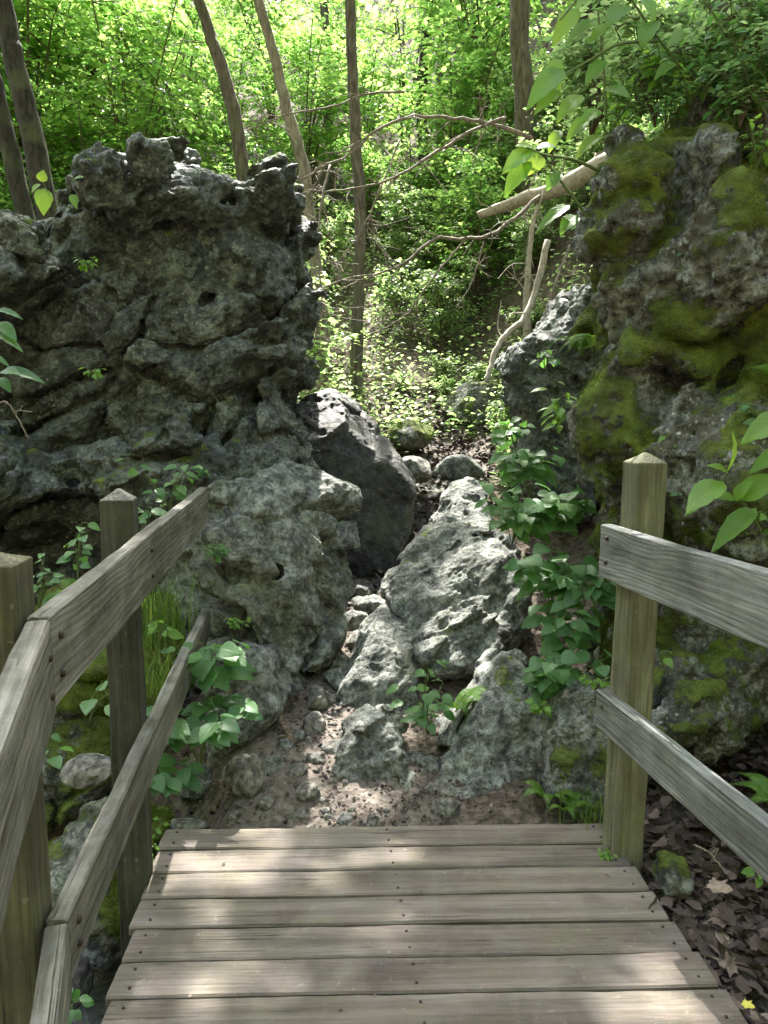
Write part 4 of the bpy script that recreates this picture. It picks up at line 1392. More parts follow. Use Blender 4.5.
# farther trunks
for i, (px, y0, Y, r, lab) in enumerate(((424, 300, 16, 0.13, "far dark trunk seen between the branches, left of centre top"), (438, 290, 17.5, 0.10, "thin far dark trunk just right of the other far trunk"),
                                        (475, 300, 19, 0.16, "far trunk behind the thick brown trunk's left side"), (150, 200, 17, 0.12, "far trunk half lost in leaves above the big boulder"),
                                        (90, 200, 15, 0.1, "far slim trunk above the left shoulder of the big boulder"), (330, 280, 18, 0.12, "far trunk between the two slender trunks"),
                                        (575, 200, 13, 0.14, "dark trunk among leaves just left of the cliff top"), (612, 120, 14, 0.12, "far trunk behind the leaves over the cliff edge"))):
    P0 = at(px, y0, Y)
    P0[2] = g(P0[0], Y) - 0.1
    top = at(px + random.uniform(-14, 14), -60, Y)
    tp2 = top + np.array([random.uniform(-0.4, 0.4), 0, 4.5])
    c = top + np.array([0, 0, 2.2])
    tree("forest_tree", lab, [('w', *P0), ('w', *((P0 + top) / 2 + np.array([random.uniform(-.15, .15), 0, 0]))), ('w', *top), ('w', *tp2)], r, r * 0.55, M["bark"] if i % 2 else M["bark_dark"],
         (c, (2.7, 2.6, 3.2)), 120 + i, nclus=(8, 8, 6, 22, 24, 8, 16, 22)[i], per=44, spread=0.5, size=(0.1, 0.17), limbs=30, cull=False)


# understorey saplings and shrubs: a few kinds, copied
def spray_shrub(seed, h, n_stem, per, size, leafmat, spread=0.16, flat=0.35):
    rng = np.random.default_rng(seed)
    parts, pos, ax, nr = [], [], [], []
    for s in range(n_stem):
        a = rng.uniform(0, 2 * PI)
        lean = rng.uniform(0.1, 0.55)
        hh = h * rng.uniform(0.6, 1.0)
        tip = np.array([math.cos(a) * lean * hh, math.sin(a) * lean * hh, hh])
        pts = curve([np.zeros(3), tip * [0.35, 0.35, 0.55], tip], 10)
        parts.append(tube(pts, np.linspace(0.012, 0.004, 10) * (h / 1.5) ** 0.5, 5, cap=False))
        nb = int(7 * hh / h * (1 + h / 2))
        for b in range(nb):
            f = rng.uniform(0.2, 1.0)
            s0 = pts[min(9, int(f * 9.99))]
            ba = rng.uniform(0, 2 * PI)
            bl = h * rng.uniform(0.18, 0.42) * (1.15 - 0.5 * f)
            end = s0 + np.array([math.cos(ba) * bl, math.sin(ba) * bl, bl * rng.uniform(-0.1, 0.35)])
            bp = curve([s0, (s0 + end) / 2 + [0, 0, bl * 0.1], end], 6)
            parts.append(tube(bp, np.linspace(0.005, 0.002, 6), 4, cap=False))
            n = int(per * rng.uniform(0.7, 1.3))
            u = rng.uniform(0.15, 1.05, n)
            q = s0 + (end - s0) * u[:, None] + np.array([0, 0, bl * 0.12])
            side = np.cross(unit(end - s0), [0, 0, 1.0])
            sg = rng.choice([-1, 1], n)[:, None]
            q = q + side * sg * (np.abs(rng.normal(0, spread * 0.5, (n, 1)))) + rng.normal(size=(n, 3)) * 0.025
            pos.append(q)
            ax.append(side * sg * 0.8 + unit(end - s0) * 0.7 + rng.normal(size=(n, 3)) * 0.3 + [0, 0, -0.2])
            nr.append(np.array([0, 0, 1.0]) + rng.normal(size=(n, 3)) * flat)
    pos, ax, nr = np.concatenate(pos), np.concatenate(ax), np.concatenate(nr)
    n = len(pos)
    LV, LF, LR, _ = instances(MID_V, MID_F, pos, ax, nr, rng.uniform(*size, n), np.clip(rng.normal(0.5, 0.24, n), 0, 1))
    return make_mesh("foliage", LV, LF, attrs={"rnd": LR}, smooth=False), make_mesh("stem", *merge(parts))


SHRUBS = []
for i, (h, ns, per, size, lm) in enumerate(((1.4, 7, 28, (0.045, 0.09), "leaf_shrub"), (1.0, 6, 22, (0.04, 0.08), "leaf_shrub"), (1.9, 7, 32, (0.05, 0.1), "leaf_bg"),
                                           (2.6, 7, 40, (0.05, 0.095), "leaf_bg"), (0.7, 6, 14, (0.05, 0.09), "leaf_shrub"))):
    fm, sm = spray_shrub(200 + i, h, ns, per, size, lm)
    fm.materials.append(M[lm])
    sm.materials.append(M["stem_brown"])
    SHRUBS.append((fm, sm, h))


def put_shrub(k, x, y, s, label, group, z=None, cat="shrub", name="leafy_shrub"):
    fm, sm, h = SHRUBS[k]
    t = thing(name, label, cat, (x, y, g(x, y) - 0.03 if z is None else z), group)
    t.rotation_euler = (random.uniform(-.12, .12), random.uniform(-.12, .12), random.uniform(0, 6.28))
    t.scale = (s, s, s * random.uniform(0.85, 1.15))
    for nm, m in (("foliage", fm), ("stem", sm)):
        o = bpy.data.objects.new(nm, m)
        COL.objects.link(o)
        o.parent = t
    return t


for i, (px, py, Y, k, s) in enumerate(((600, 95, 4.3, 1, 0.6), (640, 100, 3.75, 4, 0.75), (675, 70, 3.7, 1, 0.5), (705, 88, 3.35, 4, 0.6), (740, 105, 3.05, 4, 0.45), (765, 80, 3.15, 4, 0.6), (655, 105, 3.5, 4, 0.5), (590, 120, 4.5, 4, 0.8), (722, 60, 3.7, 1, 0.5))):
    P0 = at(px, py + 22, Y)
    put_shrub(k, P0[0], P0[1], s, "small leafy bush crowding the cliff top under the black trunk", "bushes on the cliff edge", z=P0[2], name="small_bush", cat="bush")
rs = random.Random(5)
for i in range(64):
    y = rs.uniform(8.2, 15.5)
    x = rs.uniform(-0.62, 0.42) * y
    if (y < 9.8 and -0.6 < x < 1.6) or rs.random() < 0.15:
        continue
    put_shrub(rs.choice([0, 0, 1, 2, 2]), x, y, rs.uniform(0.8, 1.35), "leafy green understorey shrub on the sunlit slope behind the rocks", "shrubs on the sunlit slope")
for i in range(15):
    y = rs.uniform(7.4, 9.4)
    x = rs.uniform(0.0, 0.2) * y if i < 9 else rs.uniform(-0.5, -0.12) * y
    put_shrub(rs.choice([4, 4, 1]), x, y, rs.uniform(0.3, 0.7), "knee high bright green plant on the slope just beyond the rocks", "low plants beyond the rocks", cat="plant", name="low_shrub")
for i in range(16):
    y = rs.uniform(9.4, 13)
    x = rs.uniform(0.06, 0.3) * y
    put_shrub(rs.choice([0, 1, 4]), x, y, rs.uniform(0.7, 1.1), "leafy green understorey shrub on the sunlit slope behind the rocks", "shrubs on the sunlit slope")
for i in range(40):
    y = rs.uniform(11.5, 24)
    x = rs.uniform(-0.62, 0.5) * y
    put_shrub(3, x, y, rs.uniform(1.1, 2.0), "young leafy sapling filling the wood behind the rocks", "saplings in the wood", cat="sapling", name="sapling")

# far-off wood: reads as one mass of leaves on the hillside
rng = np.random.default_rng(77)
n = 5200
yy = rng.uniform(20, 55, n)
xx = rng.uniform(-0.75, 0.65, n) * yy
zz = gheight(xx, yy) + rng.uniform(0, 1, n) ** 0.8 * 11
cen = np.stack([xx, yy, zz], 1)
cen = cen[perlin(cen * 0.22, 78) > -0.25]
# unseen wood behind and beside the viewpoint, added to block low sky
n = 2600
xx = np.concatenate([rng.uniform(-22, 22, n), rng.uniform(9, 24, n // 2) * rng.choice([-1, 1], n // 2)])
yy = np.concatenate([rng.uniform(-26, -6, n), rng.uniform(-8, 7, n // 2)])
zz = gheight(xx, yy) + rng.uniform(0.2, 7, len(xx))
cen = np.concatenate([cen, np.stack([xx, yy, zz], 1)])
m = 12
pos = np.repeat(cen, m, 0) + rng.normal(size=(len(cen) * m, 3)) * np.array([0.55, 0.55, 0.2])
nn = len(pos)
LV, LF, LR, _ = instances(LO_V, LO_F, pos, rng.normal(size=(nn, 3)) * [1, 1, .5], np.array([0, 0, 1.0]) + rng.normal(size=(nn, 3)) * 0.5, rng.uniform(0.16, 0.32, nn), np.clip(rng.normal(0.5, 0.25, nn), 0, 1))
tag(link("distant_woodland", make_mesh("distant_woodland", LV, LF, attrs={"rnd": LR}, smooth=False), M["leaf_bg"]), "mass of bright green leaves of the far wooded hillside, with unseen leaves added around the viewpoint", "woodland", kind="stuff")

# ground cover on the slope
n = 30000
yy = 6.4 + 9 * rng.random(n) ** 1.3
xx = rng.uniform(-0.55, 0.4, n) * yy
px_ = np.interp(yy, [6.0, 7.5, 8.5], [0.3, 0.75, 0.9])
ok = (np.abs(xx - px_) > 0.45) | (yy > 7.6)
nz = perlin(np.stack([xx, yy, 0 * xx], 1) * 0.9, 81)
ok &= nz > -0.2
xx, yy = xx[ok], yy[ok]
zz = gheight(xx, yy) + 0.03 + rng.random(len(xx)) ** 2 * 0.45
nn = len(xx)
LV, LF, LR, _ = instances(MID_V, MID_F, np.stack([xx, yy, zz], 1), rng.normal(size=(nn, 3)) * [1, 1, .25], np.array([0, 0, 1.0]) + rng.normal(size=(nn, 3)) * 0.35, rng.uniform(0.04, 0.09, nn), np.clip(rng.normal(0.55, 0.25, nn), 0, 1))
tag(link("ground_cover", make_mesh("ground_cover", LV, LF, attrs={"rnd": LR}, smooth=False), M["leaf_shrub"]), "carpet of small green leaves over the sunlit slope", "ground cover", kind="stuff")


# ------------------------------------------------------------------ dead wood
def branch(name, label, cat, pts, r0, r1, mat, twigs=6, seed=0, tl=0.35, sides=7):
    rng = np.random.default_rng(seed)
    P3 = np.array([at(*p) for p in pts])
    cu = curve(P3, 26)
    cu[1:-1] += rng.normal(size=(24, 3)) * (min(0.012, 0.35 * r0) if mat is M['twig'] else 0.005)
    base = cu[0].copy()
    parts = [tube(cu, np.linspace(r0, r1, 26), sides, wob=0.15, seed=seed)]
    t = thing(name, label, cat, base)
    tw = []
    for k in range(twigs):
        j = rng.integers(3, 25)
        d = unit(cu[min(25, j + 1)] - cu[j - 1])
        sd = unit(rng.normal(size=3) * [1, 0.8, 1] + 0.5 * d)
        L = tl * rng.uniform(0.4, 1.3)
        mid = cu[j] + sd * L * 0.5 + rng.normal(size=3) * 0.06 * L
        end = cu[j] + sd * L + rng.normal(size=3) * 0.15 * L + np.array([0, 0, -0.1 * L])
        tp = curve([cu[j], mid, end], 8)
        tr_ = min(r1, 0.009)
        tw.append(tube(tp, np.linspace(tr_, 0.0025, 8), 5, cap=False))
        if rng.random() < 0.7:
            e2 = mid + unit(rng.normal(size=3)) * L * 0.5
            tw.append(tube(curve([mid, (mid + e2) / 2 + rng.normal(size=3) * 0.02, e2], 6), np.linspace(tr_ * 0.6, 0.002, 6), 4, cap=False))
    V, q = merge(parts)
    link("limb", make_mesh("limb", V - base, q), mat, t)
    for V, q in tw:
        link("twig", make_mesh("twig", V - base, q), mat, t)
    return t


branch("dead_branch", "upper thin dead branch crossing in front of the leaning pale trunk", "branch", [(404, 92, 8.4), (367, 94, 8.4), (334, 106, 8.3), (289, 114, 8.2), (250, 129, 8.2)], 0.013, 0.006, M["twig"], 14, 1)
branch("dead_branch", "arching bare dead branch reaching left from the thick brown trunk past the slender one", "branch", [(532, 138, 8.6), (500, 126, 8.5), (478, 122, 8.4), (448, 118, 8.3), (412, 117, 8.2), (376, 132, 8.1), (349, 154, 8.1), (298, 181, 8.0)], 0.024, 0.008, M["twig"], 22, 2)
branch("dead_branch", "bare dead branch sloping down left just below the arching one", "branch", [(505, 118, 8.5), (472, 130, 8.4), (430, 157, 8.3), (394, 178, 8.2), (352, 189, 8.1), (307, 190, 8.0)], 0.02, 0.008, M["twig"], 20, 3)
branch("dead_branch", "long bowed dead branch at mid height crossing the slender trunk", "branch", [(540, 196, 8.2), (515, 218, 8.1), (487, 236, 8.0), (466, 238, 7.9), (434, 239, 7.9), (406, 262, 7.8), (378, 273, 7.8), (343, 280, 7.7), (310, 293, 7.7)], 0.022, 0.007, M["twig"], 22, 4)
branch("dead_branch", "thin dead branch drooping from the bowed one towards the slender trunk's foot", "branch", [(466, 239, 7.9), (431, 280, 7.9), (406, 315, 7.9), (364, 338, 7.9)], 0.011, 0.005, M["twig"], 12, 5)
branch("dead_branch", "short curved dead branch hanging right of the drooping one", "branch", [(484, 241, 8.0), (473, 280, 8.0), (455, 310, 8.0)], 0.01, 0.004, M["twig"], 8, 6)
branch("dead_branch", "tangle of fine dead twigs against the right side of the big boulder", "branch", [(330, 165, 7.9), (322, 200, 7.7), (318, 250, 7.6), (322, 300, 7.6), (312, 350, 7.6)], 0.012, 0.005, M["twig"], 26, 7, 0.5)
branch("dead_branch", "fine bare twigs tangled across the slender trunk", "branch", [(400, 140, 8.6), (380, 190, 8.5), (362, 230, 8.5), (340, 260, 8.4)], 0.012, 0.005, M["twig"], 22, 8, 0.5)
branch("dead_branch", "bent white fallen branch lying down the slope towards the path", "branch", [(548, 240, 8.0), (536, 290, 8.0), (524, 318, 7.9), (506, 335, 7.8), (494, 355, 7.7), (487, 382, 7.6)], 0.035, 0.025, M["dead"], 3, 9)
branch("dead_stump", "pale broken upright snag beside the dark leaning rock", "snag", [(527, 345, 8.4), (527, 290, 8.4), (531, 235, 8.4), (538, 205, 8.4)], 0.045, 0.02, M["dead"], 14, 10)
branch("fallen_log", "thick sunbleached broken log lying on the bank left of the cliff", "log", [(478, 216, 9.0), (505, 206, 8.9), (530, 197, 8.7), (560, 188, 8.4), (600, 166, 8.2), (660, 140, 7.9)], 0.05, 0.11, M["dead"], 12, 11, 0.5, 14)
branch("dead_branch", "pale fallen branch lying on the upper slope right of the snag", "branch", [(570, 245, 8.2), (555, 285, 8.1), (540, 330, 8.0), (530, 350, 8)], 0.016, 0.008, M["twig"], 12, 12)
branch("root", "crooked brown root lying in the dirt between two stones", "root", [(212, 812, 2.85), (220, 795, 2.88), (223, 778, 2.92), (230, 765, 2.95)], 0.012, 0.006, M["stem_brown"], 3, 13, 0.08)
branch("root", "dark dead root at the foot of the long pale rock", "root", [(300, 756, 3.2), (291, 738, 3.25), (284, 728, 3.3), (280, 715, 3.35)], 0.018, 0.01, M["stem_brown"], 2, 14, 0.1)
branch("stick", "bent thin stick lying on the dead leaves right of the deck", "stick", [(700, 950, 2.0), (722, 965, 1.98), (745, 985, 1.95), (766, 1000, 1.92)], 0.005, 0.003, M["twig"], 2, 15, 0.1)
branch("stick", "thin pale twig on the dead leaves beside the mossy upright stone", "stick", [(694, 845, 2.45), (708, 852, 2.4), (722, 868, 2.35)], 0.004, 0.003, M["twig"], 1, 16, 0.08)
branch("stick", "bent pale stem leaning on the big boulder at the left edge", "stick", [(-6, 408, 3.6), (6, 402, 3.6), (18, 418, 3.6), (29, 440, 3.6)], 0.005, 0.003, M["twig"], 1, 17, 0.1)


# ------------------------------------------------------------------ leaf litter
def litter(name, label, n, fx, seed, size=(0.03, 0.075)):
    rng = np.random.default_rng(seed)
    x, y, z = fx(rng, n)
    n = len(x)
    pos = np.stack([x, y, z], 1)
    a = rng.uniform(0, 2 * PI, n)
    ax_ = np.stack([np.cos(a), np.sin(a), rng.normal(0, 0.3, n)], 1)
    nr = np.array([0, 0, 1.0]) + rng.normal(size=(n, 3)) * 0.45
    h = n // 2
    rnd = np.clip(rng.beta(1.6, 2.6, n), 0, 1)
    s = rng.uniform(*size, n)
    V1, F1, R1, _ = instances(LOB_V, LOB_F, pos[:h], ax_[:h], nr[:h], s[:h] * 1.3, rnd[:h])
    mv = MID_V.copy()
    mv[:, 2] += 0.3 * (mv[:, 0] - 0.5) ** 2 + 0.5 * mv[:, 1] ** 2
    V2, F2, R2, _ = instances(mv, MID_F, pos[h:], ax_[h:], nr[h:], s[h:], rnd[h:])
    V = np.concatenate([V1, V2])
    Fq = np.concatenate([F1, F2 + len(V1)])
    o = link(name, make_mesh(name, V, Fq, attrs={"rnd": np.concatenate([R1, R2])}, smooth=True), M["litter"])
    tag(o, label, "leaf litter", kind="stuff")


def fx_right(rng, n):
    y = rng.uniform(1.3, 3.3, n)
    x = rng.uniform(0.8, 1.75, n) - 0.1 * (y - 2.6)
    return x, y, gheight(x, y) + 0.01 + rng.random(n) ** 2 * 0.06


def fx_path(rng, n):
    y = rng.uniform(2.66, 4.4, n)
    x = rng.normal(0, 0.5, n)
    return x, y, gheight(x, y) + 0.004 + 0.008 * rng.random(n)


def fx_up(rng, n):
    y = rng.uniform(4.6, 9.0, n)
    x = np.interp(y, [4.6, 6, 7.5, 9], [0.15, 0.3, 0.6, 0.6]) + rng.normal(0, 0.4, n) * (0.6 + 0.25 * np.maximum(0, y - 5))
    return x, y, gheight(x, y) + 0.02 + 0.03 * rng.random(n)


def fx_left(rng, n):
    y = rng.uniform(2.3, 3.6, n)
    x = rng.uniform(-1.9, -0.8, n)
    return x, y, gheight(x, y) + 0.02 + 0.03 * rng.random(n)


litter("leaf_litter", "brown curled dead leaves heaped between the right railing and the cliff", 3200, fx_right, 301)
litter("leaf_litter", "crumbs of dead leaf and bark trodden into the dirt path", 3800, fx_path, 302, (0.006, 0.026))
litter("leaf_litter", "sunlit dead leaves strewn over the upper path", 3500, fx_up, 303, (0.03, 0.07))
litter("leaf_litter", "dead leaves caught among the mossy rocks left of the deck", 500, fx_left, 304, (0.02, 0.05))


# ------------------------------------------------------------------ plants
def leaf_mesh(tmpl, base, tip, wid, nrm, rnd, origin):
    TV, TF, TUV = tmpl
    base, tip = np.asarray(base, float), np.asarray(tip, float)
    L = np.linalg.norm(tip - base)
    V, Fq, R, UV = instances(TV, TF, [base - origin], [tip - base], [nrm], [L], np.array([rnd]), TUV, wscale=np.array([wid / L / (TV[:, 1].max() * 2)]))
    return V, Fq, R, UV


def named_leaves(name, label, cat, base_px, stems, leaves, mat="leaf_bright", group=None, Y=2.4, seed=0, stem_r=0.003, stem_mat="stem"):
    """stems: list of pixel paths [(px,py,Y)...]; leaves: (bx,by,tx,ty,width px,dY tip, roll, rnd, template)."""
    rng = np.random.default_rng(seed)
    O = at(*base_px)
    t = thing(name, label, cat, O, group)
    parts = []
    for s in stems:
        P3 = np.array([at(*p) for p in s])
        parts.append(tube(curve(P3, 12), np.linspace(stem_r, stem_r * 0.5, 12), 6, cap=False))
    V, q = merge(parts)
    link("stem", make_mesh("stem", V - O, q), M[stem_mat], t)
    for (bx, by, tx, ty, w, yb, dy, roll, rnd, tm) in leaves:
        b, tp = at(bx, by, yb), at(tx, ty, yb + dy)
        nr = unit(np.array([math.sin(roll) * 0.9, -0.55, 0.75]))
        wid = 1.2 * w * yb / F
        V, Fq, R, UV = leaf_mesh(tm, b, tp, wid, nr, rnd, O)
        link("leaf", make_mesh("leaf", V, Fq, UV, {"rnd": R}), M[mat], t)
    return t


OV, HE, LA = LEAF_OV, LEAF_HEART, LEAF_LANCE
named_leaves("broadleaf_plant", "large leaved pale green plant reaching in from the right above the grey top rail", "plant", (775, 560, 2.45),
             [[(775, 560, 2.45), (755, 520, 2.4), (728, 480, 2.35), (726, 472, 2.35)], [(755, 520, 2.4), (738, 498, 2.35)], [(790, 480, 2.4), (770, 440, 2.35)]],
             [(726, 473, 744, 435, 25, 2.33, -0.05, 0.6, 0.75, OV), (723, 481, 686, 504, 26, 2.33, -0.06, -0.5, 0.6, OV), (728, 473, 712, 461, 10, 2.34, -0.03, 0, 0.8, OV),
              (736, 499, 714, 492, 12, 2.34, -0.05, 0.2, 0.5, OV), (734, 500, 748, 480, 15, 2.34, -0.05, -0.3, 0.55, OV), (740, 499, 778, 470, 24, 2.32, -0.05, 0.2, 0.6, OV),
              (756, 508, 713, 541, 19, 2.33, -0.08, -0.2, 0.35, OV), (790, 415, 744, 434, 24, 2.3, -0.04, 0.2, 0.7, OV), (785, 450, 752, 466, 16, 2.32, -0.04, 0.1, 0.5, OV),
              (790, 470, 760, 492, 16, 2.34, 0.03, 0.1, 0.4, OV)], seed=1)
named_leaves("overhanging_sapling", "sapling on the cliff edge with big pale leaves drooping over the gap", "sapling", (705, 99, 3.35),
             [[(705, 99, 3.35), (680, 66, 3.3), (660, 41, 3.25), (632, 0, 3.2), (612, -40, 3.2)], [(660, 41, 3.25), (620, 44, 3.2), (590, 60, 3.15), (555, 80, 3.1)],
              [(606, 125, 3.4), (604, 70, 3.35), (598, 12, 3.3)], [(606, 175, 3.3), (575, 160, 3.2), (545, 155, 3.15), (525, 146, 3.15)], [(612, 250, 3.3), (575, 200, 3.25), (560, 180, 3.2), (545, 160, 3.15)],
              [(632, 0, 3.2), (590, -10, 3.15), (560, 20, 3.1)]],
             [(563, 68, 527, 97, 20, 3.1, -0.06, 0.3, 0.45, LA), (553, 58, 560, 85, 12, 3.12, -0.05, -0.2, 0.7, OV), (560, 90, 534, 106, 14, 3.1, -0.04, 0.3, 0.7, LA),
              (582, 95, 556, 112, 17, 3.12, -0.05, 0, 0.8, LA), (600, 110, 580, 118, 13, 3.15, -0.05, 0.2, 0.55, LA), (608, 88, 632, 92, 22, 3.2, -0.05, 0, 0.1, HE),
              (578, 8, 553, 36, 16, 3.12, -0.05, 0.3, 0.85, LA), (595, 20, 566, 33, 14, 3.15, -0.05, 0, 0.3, LA), (613, 25, 590, 32, 15, 3.15, -0.05, 0, 0.75, LA),
              (625, 5, 606, 22, 18, 3.15, -0.05, 0, 0.1, HE), (655, 20, 640, 42, 18, 3.2, -0.04, -.3, 0.2, OV), (605, 60, 585, 76, 14, 3.15, -0.05, 0, 0.3, LA),
              (534, 148, 518, 141, 12, 3.12, -0.04, 0.3, 0.95, OV), (532, 150, 503, 165, 17, 3.1, -0.05, 0.4, 0.65, OV), (536, 148, 556, 142, 12, 3.12, -0.04, -0.2, 0.2, OV),
              (538, 152, 527, 172, 20, 3.1, -0.03, 0.4, 0.9, OV), (530, 158, 504, 190, 16, 3.1, -0.04, 0.3, 0.4, OV), (560, 172, 546, 186, 14, 3.12, -0.03, 0, 0.1, OV),
              (560, 130, 548, 148, 11, 3.2, -0.03, 0, 0.8, OV), (570, 205, 535, 222, 13, 3.2, -0.05, 0, 0.15, LA), (577, 215, 560, 228, 15, 3.2, -0.05, 0, 0.1, OV),
              (600, -10, 575, 0, 16, 3.1, -0.04, 0, 0.7, LA), (640, -5, 660, 14, 18, 3.2, -0.03, 0, 0.3, OV), (690, 30, 668, 40, 14, 3.25, -0.04, 0, 0.7, OV), (675, 62, 655, 72, 12, 3.25, -.04, 0, .6, LA),
              (600, 135, 575, 150, 12, 3.2, -0.04, 0, .85, LA), (588, 118, 566, 134, 12, 3.18, -0.04, 0.2, .6, LA)], seed=2, stem_r=0.007, stem_mat="stem")
named_leaves("broadleaf_plant", "dark green broad leaved plant leaning in at the left edge against the big boulder", "plant", (-15, 420, 3.5),
             [[(-15, 420, 3.5), (-4, 380, 3.5), (4, 368, 3.5)], [(-15, 420, 3.5), (-12, 340, 3.5), (-2, 322, 3.5)]],
             [(-4, 310, 20, 312, 7, 3.45, -0.05, 0, 0.3, OV), (-4, 322, 16, 334, 14, 3.45, -0.05, 0.3, 0.35, OV), (-4, 334, 22, 345, 8, 3.45, -0.05, 0.1, 0.6, OV), (4, 370, 42, 374, 11, 3.45, -0.05, 0, 0.2, OV),
              (2, 371, 16, 369, 12, 3.43, -0.05, 0, 0.3, OV), (-2, 378, 10, 388, 10, 3.45, -0.05, 0.2, 0.2, OV), (-8, 356, 8, 362, 6, 3.45, -0.04, 0, 0.5, OV)], "leaf_fg", seed=3)
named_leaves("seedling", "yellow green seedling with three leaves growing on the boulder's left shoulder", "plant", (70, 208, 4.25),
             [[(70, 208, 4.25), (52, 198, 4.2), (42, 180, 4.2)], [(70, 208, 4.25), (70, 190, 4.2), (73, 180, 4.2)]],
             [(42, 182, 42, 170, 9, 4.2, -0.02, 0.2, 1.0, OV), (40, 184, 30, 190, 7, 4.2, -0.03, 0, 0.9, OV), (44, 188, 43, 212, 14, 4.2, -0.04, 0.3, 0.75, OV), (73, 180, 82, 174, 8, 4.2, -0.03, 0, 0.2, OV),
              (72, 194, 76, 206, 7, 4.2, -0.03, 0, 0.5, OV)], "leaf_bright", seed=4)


def plant(name, label, px, py, Y, h, nst, nleaf, lsize, mat="leaf_fg", tmpl=None, seed=0, spread=0.5, three=False, group=None, lean=(0, 0, 0), rndm=0.5, toward=0.25):
    """A leafy herb: stems from one foot, leaves along them."""
    rng = np.random.default_rng(seed)
    O = at(px, py, Y)
    t = thing(name, label, "plant", O, group)
    tmpl = tmpl or LEAF_OV
    TV, TF, TUV = tmpl
    parts, pos, ax_, nr, sz = [], [], [], [], []
    for s in range(nst):
        a = rng.uniform(0, 2 * PI)
        hh = h * rng.uniform(0.55, 1.0)
        tip = np.array([math.cos(a) * spread * hh, math.sin(a) * spread * hh * 0.7 - toward * hh, hh]) + np.array(lean) * hh
        pts = curve([np.zeros(3), tip * [0.4, 0.4, 0.62], tip], 10)
        parts.append(tube(pts, np.linspace(0.0028, 0.0014, 10), 5, cap=False))
        if three:
            for k in range(3):
                aa = a + (k - 1) * 1.6 + rng.normal(0, 0.2)
                d = np.array([math.cos(aa), math.sin(aa) - 0.3, rng.uniform(-0.35, 0.1)])
                pos.append(pts[-1] + 0.012 * d)
                ax_.append(d)
                nr.append(np.array([0, -0.45, 1]) + rng.normal(size=3) * 0.2)
                sz.append(lsize * rng.uniform(0.8, 1.15))
        else:
            for k in range(nleaf):
                f = 0.3 + 0.7 * (k + 0.5) / nleaf
                p = pts[min(9, int(f * 9.99))]
                aa = k * 2.4 + rng.uniform(-0.5, 0.5) + a
                d = np.array([math.cos(aa), math.sin(aa) - 0.25, rng.uniform(-0.3, 0.35)])
                pl = p + unit(d) * lsize * 0.35
                parts.append(tube([p, (p + pl) / 2 + [0, 0, 0.004], pl], [0.0014, 0.0012, 0.001], 4, cap=False))
                pos.append(pl)
                ax_.append(d + [0, 0, -0.2])
                nr.append(np.array([0, -0.5, 1]) + rng.normal(size=3) * 0.3)
                sz.append(lsize * rng.uniform(0.6, 1.15) * (1.05 - 0.3 * f))
    n = len(pos)
    V, Fq, R, UV = instances(TV, TF, pos, ax_, nr, sz, np.clip(rng.normal(rndm, 0.2, n), 0, 1), TUV)
    link("foliage", make_mesh("foliage", V, Fq, UV, {"rnd": R}), M[mat], t)
    V, q = merge(parts)
    link("stem", make_mesh("stem", V, q), M["stem"], t)
    return t


def fern(name, label, px, py, Y, L, nfr, seed=0, dirs=None, group=None, droop=0.5):
    rng = np.random.default_rng(seed)
    O = at(px, py, Y)
    t = thing(name, label, "fern", O, group)
    for s in range(nfr):
        a = dirs[s % len(dirs)] if dirs else rng.uniform(0, 2 * PI)
        l = L * rng.uniform(0.75, 1.1)
        d = np.array([math.cos(a), math.sin(a), 0])
        pts = curve([np.zeros(3), d * l * 0.45 + [0, 0, l * 0.42], d * l * 0.95 + [0, 0, l * (0.5 - droop * 0.4)]], 30)
        V0, q0 = tube(pts, np.linspace(0.002, 0.0007, 30), 4, cap=False)
        pos, ax_, nr, sz = [], [], [], []
        tg = np.gradient(pts, axis=0)
        for k in range(5, 30):
            f = (k - 5) / 25
            w = l * 0.27 * math.sin(PI * (0.18 + 0.82 * (1 - f)) * 0.62) * (1 - 0.75 * f)
            tt = unit(tg[k])
            sd = unit(np.cross(tt, [0, 0, 1.0]))
            up = np.cross(sd, tt)
            for sg in (-1, 1):
                pos.append(pts[k])
                ax_.append(sd * sg + tt * 0.45 - np.array([0, 0, 0.15]))
                nr.append(up + rng.normal(size=3) * 0.12)
                sz.append(w)
        TV = np.array([[0, -0.05, 0], [0.12, -0.13, 0], [0.3, -0.10, 0.01], [0.42, -0.125, 0], [0.6, -0.08, 0], [0.72, -0.085, 0], [1, 0, -0.06],
                       [0.72, 0.085, 0], [0.6, 0.08, 0], [0.42, 0.125, 0], [0.3, 0.10, 0.01], [0.12, 0.13, 0], [0, 0.05, 0]], np.float32)
        TF = np.array([[0, 1, 11, 12], [1, 2, 10, 11], [2, 3, 9, 10], [3, 4, 8, 9], [4, 5, 7, 8], [5, 6, 6, 7]])
        TFq = TF[:5]
        V, Fq, R, _ = instances(TV, TFq, pos, ax_, nr, sz, np.full(len(pos), rng.uniform(0.3, 0.9)))
        k = len(TV)
        tri = (np.array([[5, 6, 7]])[None] + (np.arange(len(pos)) * k)[:, None, None]).reshape(-1, 3)
        Vall = np.concatenate([V, V0])
        Rall = np.concatenate([R, np.full(len(V0), 0.4)])
        me = make_mesh("frond", Vall, [np.concatenate([Fq, q0 + len(V)]), tri], attrs={"rnd": Rall}, smooth=False)
        link("frond", me, M["fern"], t)
    return t


